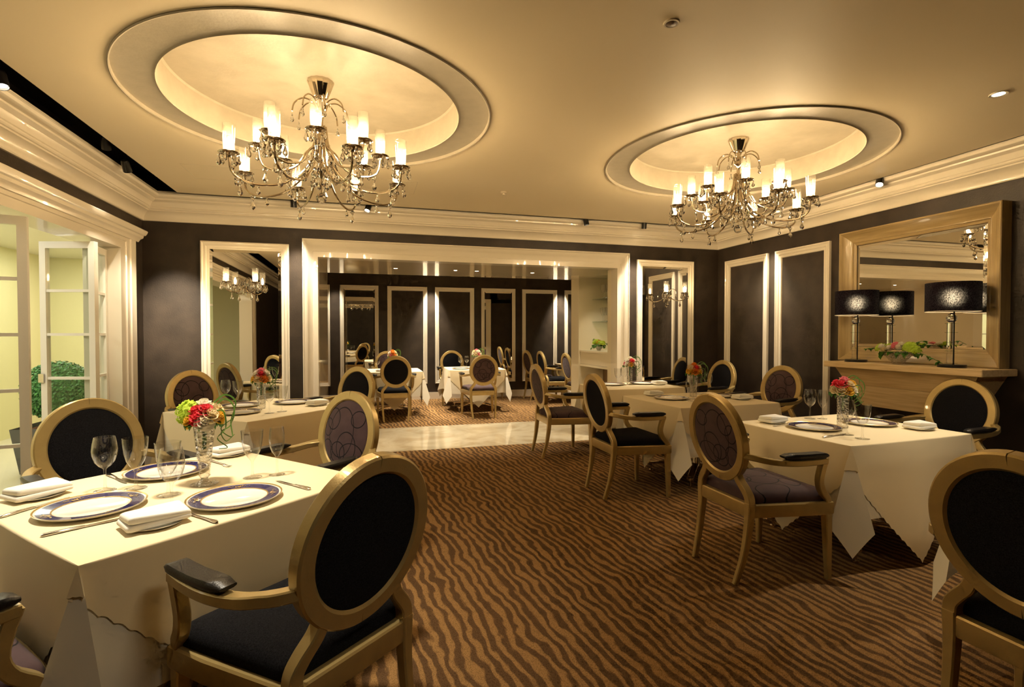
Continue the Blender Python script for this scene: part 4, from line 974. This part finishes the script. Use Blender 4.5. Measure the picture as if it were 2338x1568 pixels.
def chandelier(cx, cyy, label, rot=0):
    t = thing('crystal_chandelier', label, 'chandelier', (cx, cyy, 0), rot, 'crystal chandeliers')
    Z = DOME_Z
    cn = MB(); n = 28; vs = []; prof = [(.080, 0), (.080, -.006), (.070, -.03), (.055, -.07), (.044, -.098), (.030, -.104), (.001, -.104)]
    for i in range(n):
        for (r, z) in prof: k = 1-.07*(i % 2)*(r > .035); a = 2*pi*i/n; vs.append((r*k*cos(a), r*k*sin(a), Z+z))
    cn.add(vs, [(i*7+q, ((i+1) % n)*7+q, ((i+1) % n)*7+q+1, i*7+q+1) for i in range(n) for q in range(6)]); cn.build('canopy', 'chrome', t, 30)
    MB().lathe([(.010, Z-.10), (.012, Z-.16), (.030, Z-.18), (.034, Z-.20), (.020, Z-.215), (.013, Z-.24), (.013, Z-.30), (.028, Z-.315), (.038, Z-.34), (.034, Z-.37), (.022, Z-.40), (.018, Z-.50), (.026, Z-.54), (.012, Z-.58), (.001, Z-.60)], 18).build('stem', 'bronze', t)
    # upper fountain of beaded scrolls
    for k in range(8):
        a = k*pi/4+.2; d = Vector((cos(a), sin(a), 0))
        pts = smooth_path([d*.02+Vector((0, 0, Z-.20)), d*.045+Vector((0, 0, Z-.135)), d*.10+Vector((0, 0, Z-.118)), d*.15+Vector((0, 0, Z-.155)), d*.165+Vector((0, 0, Z-.21))], 4)
        MB().tube(pts, .0045, 6).build('scroll', 'bronze', t)
        e = d*.165+Vector((0, 0, Z-.225)); link('crystal_drop', DROPS, t, tuple(e))
    for tier, (r, zc, a0, zlow, rlow, ztop) in enumerate(((.51, 2.355, pi/8, 2.215, .36, 2.60), (.355, 2.475, 0, 2.345, .24, 2.63))):
        for k in range(8):
            a = a0+k*pi/4; d = Vector((cos(a), sin(a), 0)); V = lambda rr, z: d*rr+Vector((0, 0, z))
            pts = smooth_path([V(.028, ztop), V(.045, ztop-.12), V(.09, ztop-.24 if tier == 0 else ztop-.17), V(rlow*.6, zlow+.03), V(rlow, zlow-.005), V((rlow+r)/2+.02, zlow+.01), V(r-.01, zlow+.05), V(r, zc-.018)], 5)
            ar = MB().tube(pts, .0065, 7).build('arm', 'bronze', t)
            candle(ar, tuple(V(r, zc)))
            nd = 6 if tier == 0 else 5
            for q in range(nd):
                b = 2*pi*q/nd+a; p = V(r, zc)+Vector((cos(b)*.051, sin(b)*.051, -.002))
                link('crystal_drop', DROP if q % 2 == 0 else DROPS, ar, tuple(p))
            link('crystal_ball', BEAD, t, tuple(V((rlow+r)/2+.02, zlow-.008))); link('crystal_drop', DROP, t, tuple(V((rlow+r)/2+.02, zlow-.014)))
            link('crystal_drop', DROPS, t, tuple(V(rlow, zlow-.012)))
            # short strand from dish
            link('crystal_ball', BEAD, t, tuple(V(r-.03, zc-.05)))
    for ring, (rr, zz, nn) in enumerate(((.075, 2.45, 8), (.055, 2.40, 8), (.10, 2.36, 8), (.05, 2.32, 6))):
        for k in range(nn):
            a = 2*pi*k/nn+ring*.3; link('crystal_drop', DROP, t, (rr*cos(a), rr*sin(a), zz))
    o = link('crystal_ball', BALL, t, (0, 0, 2.19)); MB().tube([(0, 0, 2.32), (0, 0, 2.215)], .003, 5).build('wire', 'bronze', t)
    return t
ch1 = chandelier(CH[0][0], CH[0][1]-.01, 'large crystal chandelier in the left ceiling recess')
ch2 = copy_tree(ch1, None, (CH[1][0], CH[1][1], 0), R(14)); ch2['label'] = 'large crystal chandelier in the right ceiling recess'

def sconce(x, label):
    t = thing('wall_sconce', label, 'wall light', (x, WB-.016, 0), 0, 'crystal sconces on the mirrors')
    MB().lathe([(.001, -.02), (.02, -.018), (.045, -.008), (.05, 0)], 20).build('backplate', 'chrome', t)
    t.children[-1].rotation_euler = (-pi/2, 0, 0); t.children[-1].location = (0, -.0, 1.84); t.children[-1].rotation_euler = (pi/2, 0, 0)
    for s in (-1, 1):
        pts = smooth_path([(0, -.02, 1.84), (s*.04, -.10, 1.79), (s*.09, -.16, 1.775), (s*.13, -.19, 1.80), (s*.135, -.195, 1.85)], 5)
        ar = MB().tube(pts, .006, 7).build('arm', 'bronze', t); candle(ar, (s*.135, -.195, 1.87), .9)
        for q in range(6):
            b = q*pi/3; link('crystal_drop', DROP if q % 2 else DROPS, ar, (s*.135+.046*cos(b), -.195+.046*sin(b), 1.868))
        link('crystal_drop', DROP, t, (s*.09, -.16, 1.768))
        sc = smooth_path([(0, -.03, 1.87), (s*.03, -.06, 1.93), (s*.07, -.08, 1.92), (s*.08, -.085, 1.87)], 4); MB().tube(sc, .0035, 6).build('scroll', 'bronze', t)
        link('crystal_drop', DROPS, t, (s*.08, -.085, 1.866))
    link('crystal_ball', BALL, t, (0, -.06, 1.86)); link('crystal_drop', DROP, t, (0, -.06, 1.83))
sconce(-1.215, 'two-candle crystal sconce on the left mirror'); sconce(3.83, 'two-candle crystal sconce on the right mirror')

# ------------------------------------------------------------------ console and its mirror
cs = thing('oak_console', 'wall-hung limed oak console under the large mirror', 'console', (WR-.003, 3.33, 0))
MB().bbox(-.37, 0, -.66, .68, 1.035, 1.088, .004).build('top', 'oak', cs, smooth=0)
def wedge(z0, z1, ins0, ins1, f0, f1):
    y = .60
    return MB().add([(-f0, -y+ins0, z0), (0, -y+ins0, z0), (0, y-ins0, z0), (-f0, y-ins0, z0), (-f1, -y+ins1, z1), (0, -y+ins1, z1), (0, y-ins1, z1), (-f1, y-ins1, z1)],
                    [(0,3,2,1),(4,5,6,7),(0,1,5,4),(1,2,6,5),(2,3,7,6),(3,0,4,7)])
wedge(.88, 1.034, .085, 0, .265, .315).build('plank', 'oak_dark', cs, smooth=0); wedge(.69, .878, .19, .087, .20, .263).build('plank', 'oak', cs, smooth=0)
mr = thing('framed_wall_mirror', 'large landscape mirror in a wide oak frame above the console', 'mirror', (WR, 3.41, 0))
gm = lambda a, b, p: (-p, a, b)
y0, y1, z0, z1 = 2.725-3.41, 4.095-3.41, 1.09, 2.335
pf = [(0, 0), (0, .105), (.006, .11), (.014, .108), (.030, .090), (.060, .066), (.095, .050), (.105, .050), (.112, .042), (.132, .036), (.135, .028)]
k = len(pf)
def frame_side(idx, mat):
    vs = []
    for (d, p) in pf:
        q = [(y0+d, z0+d), (y0+d, z1-d), (y1-d, z1-d), (y1-d, z0+d)]; a, b = q[idx], q[(idx+1) % 4]; vs += [gm(*a, p), gm(*b, p)]
    MB().add(vs, [(i*2, i*2+1, i*2+3, i*2+2) for i in range(k-1)]).build('frame_side', mat, mr, smooth=25)
for j in range(4): frame_side(j, 'oak_z' if j in (0, 2) else 'oak_y')
a0, a1, b0, b1, bv = y0+.133, y1-.133, z0+.133, z1-.133, .03
rect_sweep(gm, a0, a1, b0, b1, [(0, .024), (bv, .030)]).build('bevel', 'mirror_bevel', mr, smooth=0)
MB().add([gm(a0+bv, b0+bv, .030), gm(a1-bv, b0+bv, .030), gm(a1-bv, b1-bv, .030), gm(a0+bv, b1-bv, .030)], [(0, 1, 2, 3)]).build('glass', 'mirror', mr, smooth=0)
# lamps
CT = 1.0885
def table_lamp(y, label, x=4.39):
    t = thing('table_lamp', label, 'lamp', (x, y, CT), 0, 'lamps on the console')
    MB().lathe([(.001, 0), (.088, 0), (.090, .004), (.090, .018), (.087, .022), (.001, .022)], 36).build('base', 'black_metal', t)
    MB().tube([(0, -.012, .02), (0, -.012, .64)], .0055, 8).build('rod', 'black_metal', t)
    MB().lathe([(.001, .024), (.024, .024), (.024, .345), (.001, .345)], 24, (0, .012, 0)).build('glass_column', 'crystal', t)
    for z in (.03, .125, .19, .268, .338): MB().lathe([(.001, z), (.040, z), (.040, z+.004), (.001, z+.004)], 28, (0, .006, 0)).build('glass_disc', 'shelf_glass', t)
    MB().lathe([(.034*sin(pi*i/12)+.0004, .381-.034*cos(pi*i/12)) for i in range(13)], 24, (0, .006, 0)).build('glass_ball', 'crystal', t)
    MB().tube([(-.02, 0, .415), (.02, 0, .415)], .006, 6).build('switch', 'black_metal', t)
    rs = .172
    MB().lathe([(rs, .432), (rs, .655)], 56).build('lamp_shade', 'lamp_shade', t, 60)
    MB().lathe([(rs+.001, .430), (rs+.001, .435), (rs-.002, .435), (rs-.002, .430)], 56).build('shade_rim', 'trim', t)
    MB().tube([(-rs, 0, .648), (0, 0, .648), (rs, 0, .648)], .003, 5).build('spider', 'black_metal', t)
    o = MB().lathe([(.001, .49), (.016, .49), (.034, .51), (.042, .54), (.036, .57), (.018, .59), (.001, .595)], 18).build('bulb', 'lamp_bulb', t)
    return t
M['lamp_bulb'] = emit('lamp_bulb', (1.0, .76, .46), 32)
table_lamp(3.78, 'dark drum-shade table lamp at the far end of the console'); table_lamp(2.96, 'dark drum-shade table lamp at the near end of the console')
# low flower bowls
def bowl_mesh(rx=.15, h=.11, n=36):
    vs = []; prof = [(.25, 0), (.28, .004), (.5, .35), (.8, .75), (1.0, 1.0), (.97, 1.0), (.76, .75), (.45, .35), (.2, .06)]
    for i in range(n):
        a = 2*pi*i/n; f = 1+.05*(i % 2)
        for (r, z) in prof: vs.append((rx*.5*r*f*cos(a), rx*r*f*sin(a), h*z))
    k = len(prof)
    return MB().add(vs, [(i*k+q, ((i+1) % n)*k+q, ((i+1) % n)*k+q+1, i*k+q+1) for i in range(n) for q in range(k-1)]+[tuple(i*k for i in range(n))]).mesh('bowl', 'vase_glass', 20)
BOWLM = bowl_mesh()
def ivy_mesh(pts):
    P = smooth_path(pts, 4); return MB().tube(P, .0025, 5).mesh('ivy_stem', 'grass', 60), P
def arrangement(x, y, z, label, where, s=1.0, rz=0, warm=False):
    b = tag(link('flower_bowl', BOWLM, None, (x, y, z), (0, 0, rz)), 'fluted boat-shaped glass bowl '+where, 'bowl', 'fluted flower bowls'); b.scale = (s, s, s)
    t = thing('low_flower_arrangement', label, 'flowers', (x, y, z), rz, 'low flower arrangements'); t.scale = (s, s, s)
    for (px, py, pz, k) in ((0, .14, .125, 1.35), (.01, -.10, .135, 1.55), (-.02, -.16, .12, 1.2), (.02, .08, .14, 1.0)):
        o = link('hydrangea', HYD, t, (px, py, pz)); o.scale = (k, k, k)
    for i, (px, py, pz, c) in enumerate(((-.03, .05, .14, 'white'), (0, .02, .165, 'pink'), (-.035, .0, .15, 'pink'), (.0, -.03, .17, 'white'), (-.04, .09, .12, 'cream'), (-.035, -.03, .145, 'white'), (.03, .03, .15, 'white'), (.02, -.02, .155, 'cream'), (-.03, .12, .15, 'white'))):
        if warm: c = ('yellow', 'orange', 'yellow', 'pink', 'yellow', 'cream', 'yellow', 'lime', 'yellow')[i]
        o = link('rose', HYD if c == 'lime' else ROSE[c], t, (px, py, pz)); o.rotation_euler = (rn2.uniform(-.4, .4), rn2.uniform(-.9, 0), 0); o.scale = (1.15, 1.15, 1.15)
    for i in range(14):
        a = 2*pi*i/14; o = link('leaf', BIGLEAF, t, (.035*cos(a), .10*sin(a), .10)); o.rotation_euler = (0, rn2.uniform(-.1, .6), a+rn2.uniform(-.3, .3))
    for pts in ([(0, -.13, .11), (-.03, -.22, .10), (-.04, -.30, .07), (-.05, -.36, .045), (-.06, -.40, .03)], [(0, .13, .11), (-.03, .22, .13), (-.02, .30, .12)], [(.02, -.12, .14), (.02, -.18, .20), (.0, -.24, .17)]):
        me, P = ivy_mesh(pts); link('ivy_stem', me, t)
        for i in range(3, len(P), 2):
            o = link('leaf', LEAF, t, P[i]); o.rotation_euler = (rn2.uniform(-.5, .5), rn2.uniform(-.2, .6), rn2.uniform(0, 6.3)); o.scale = (.8, 1.1, 1)
    return t
rn2 = random.Random(12)
arrangement(4.38, 3.38, CT, 'low white pink and lime flower arrangement between the console lamps', 'between the console lamps')
arrangement(3.27, 6.93, 1.1005, 'low yellow-green flower arrangement in the passage niche', 'on the counter of the passage niche', .85, pi, True)
for z, nm in ((1.8725, 'upper'), (1.5325, 'lower')):
    for i, (dx, dy, w) in enumerate(((3.42, 6.95, 'third'), (3.42, 7.05, 'second'), (3.44, 7.15, 'leftmost'), (3.46, 6.85, 'rightmost'))):
        glass('water_goblet', dx, dy, w+' clear glass on the %s glass shelf of the niche' % nm, z, 'glasses on the %s niche shelf' % nm)
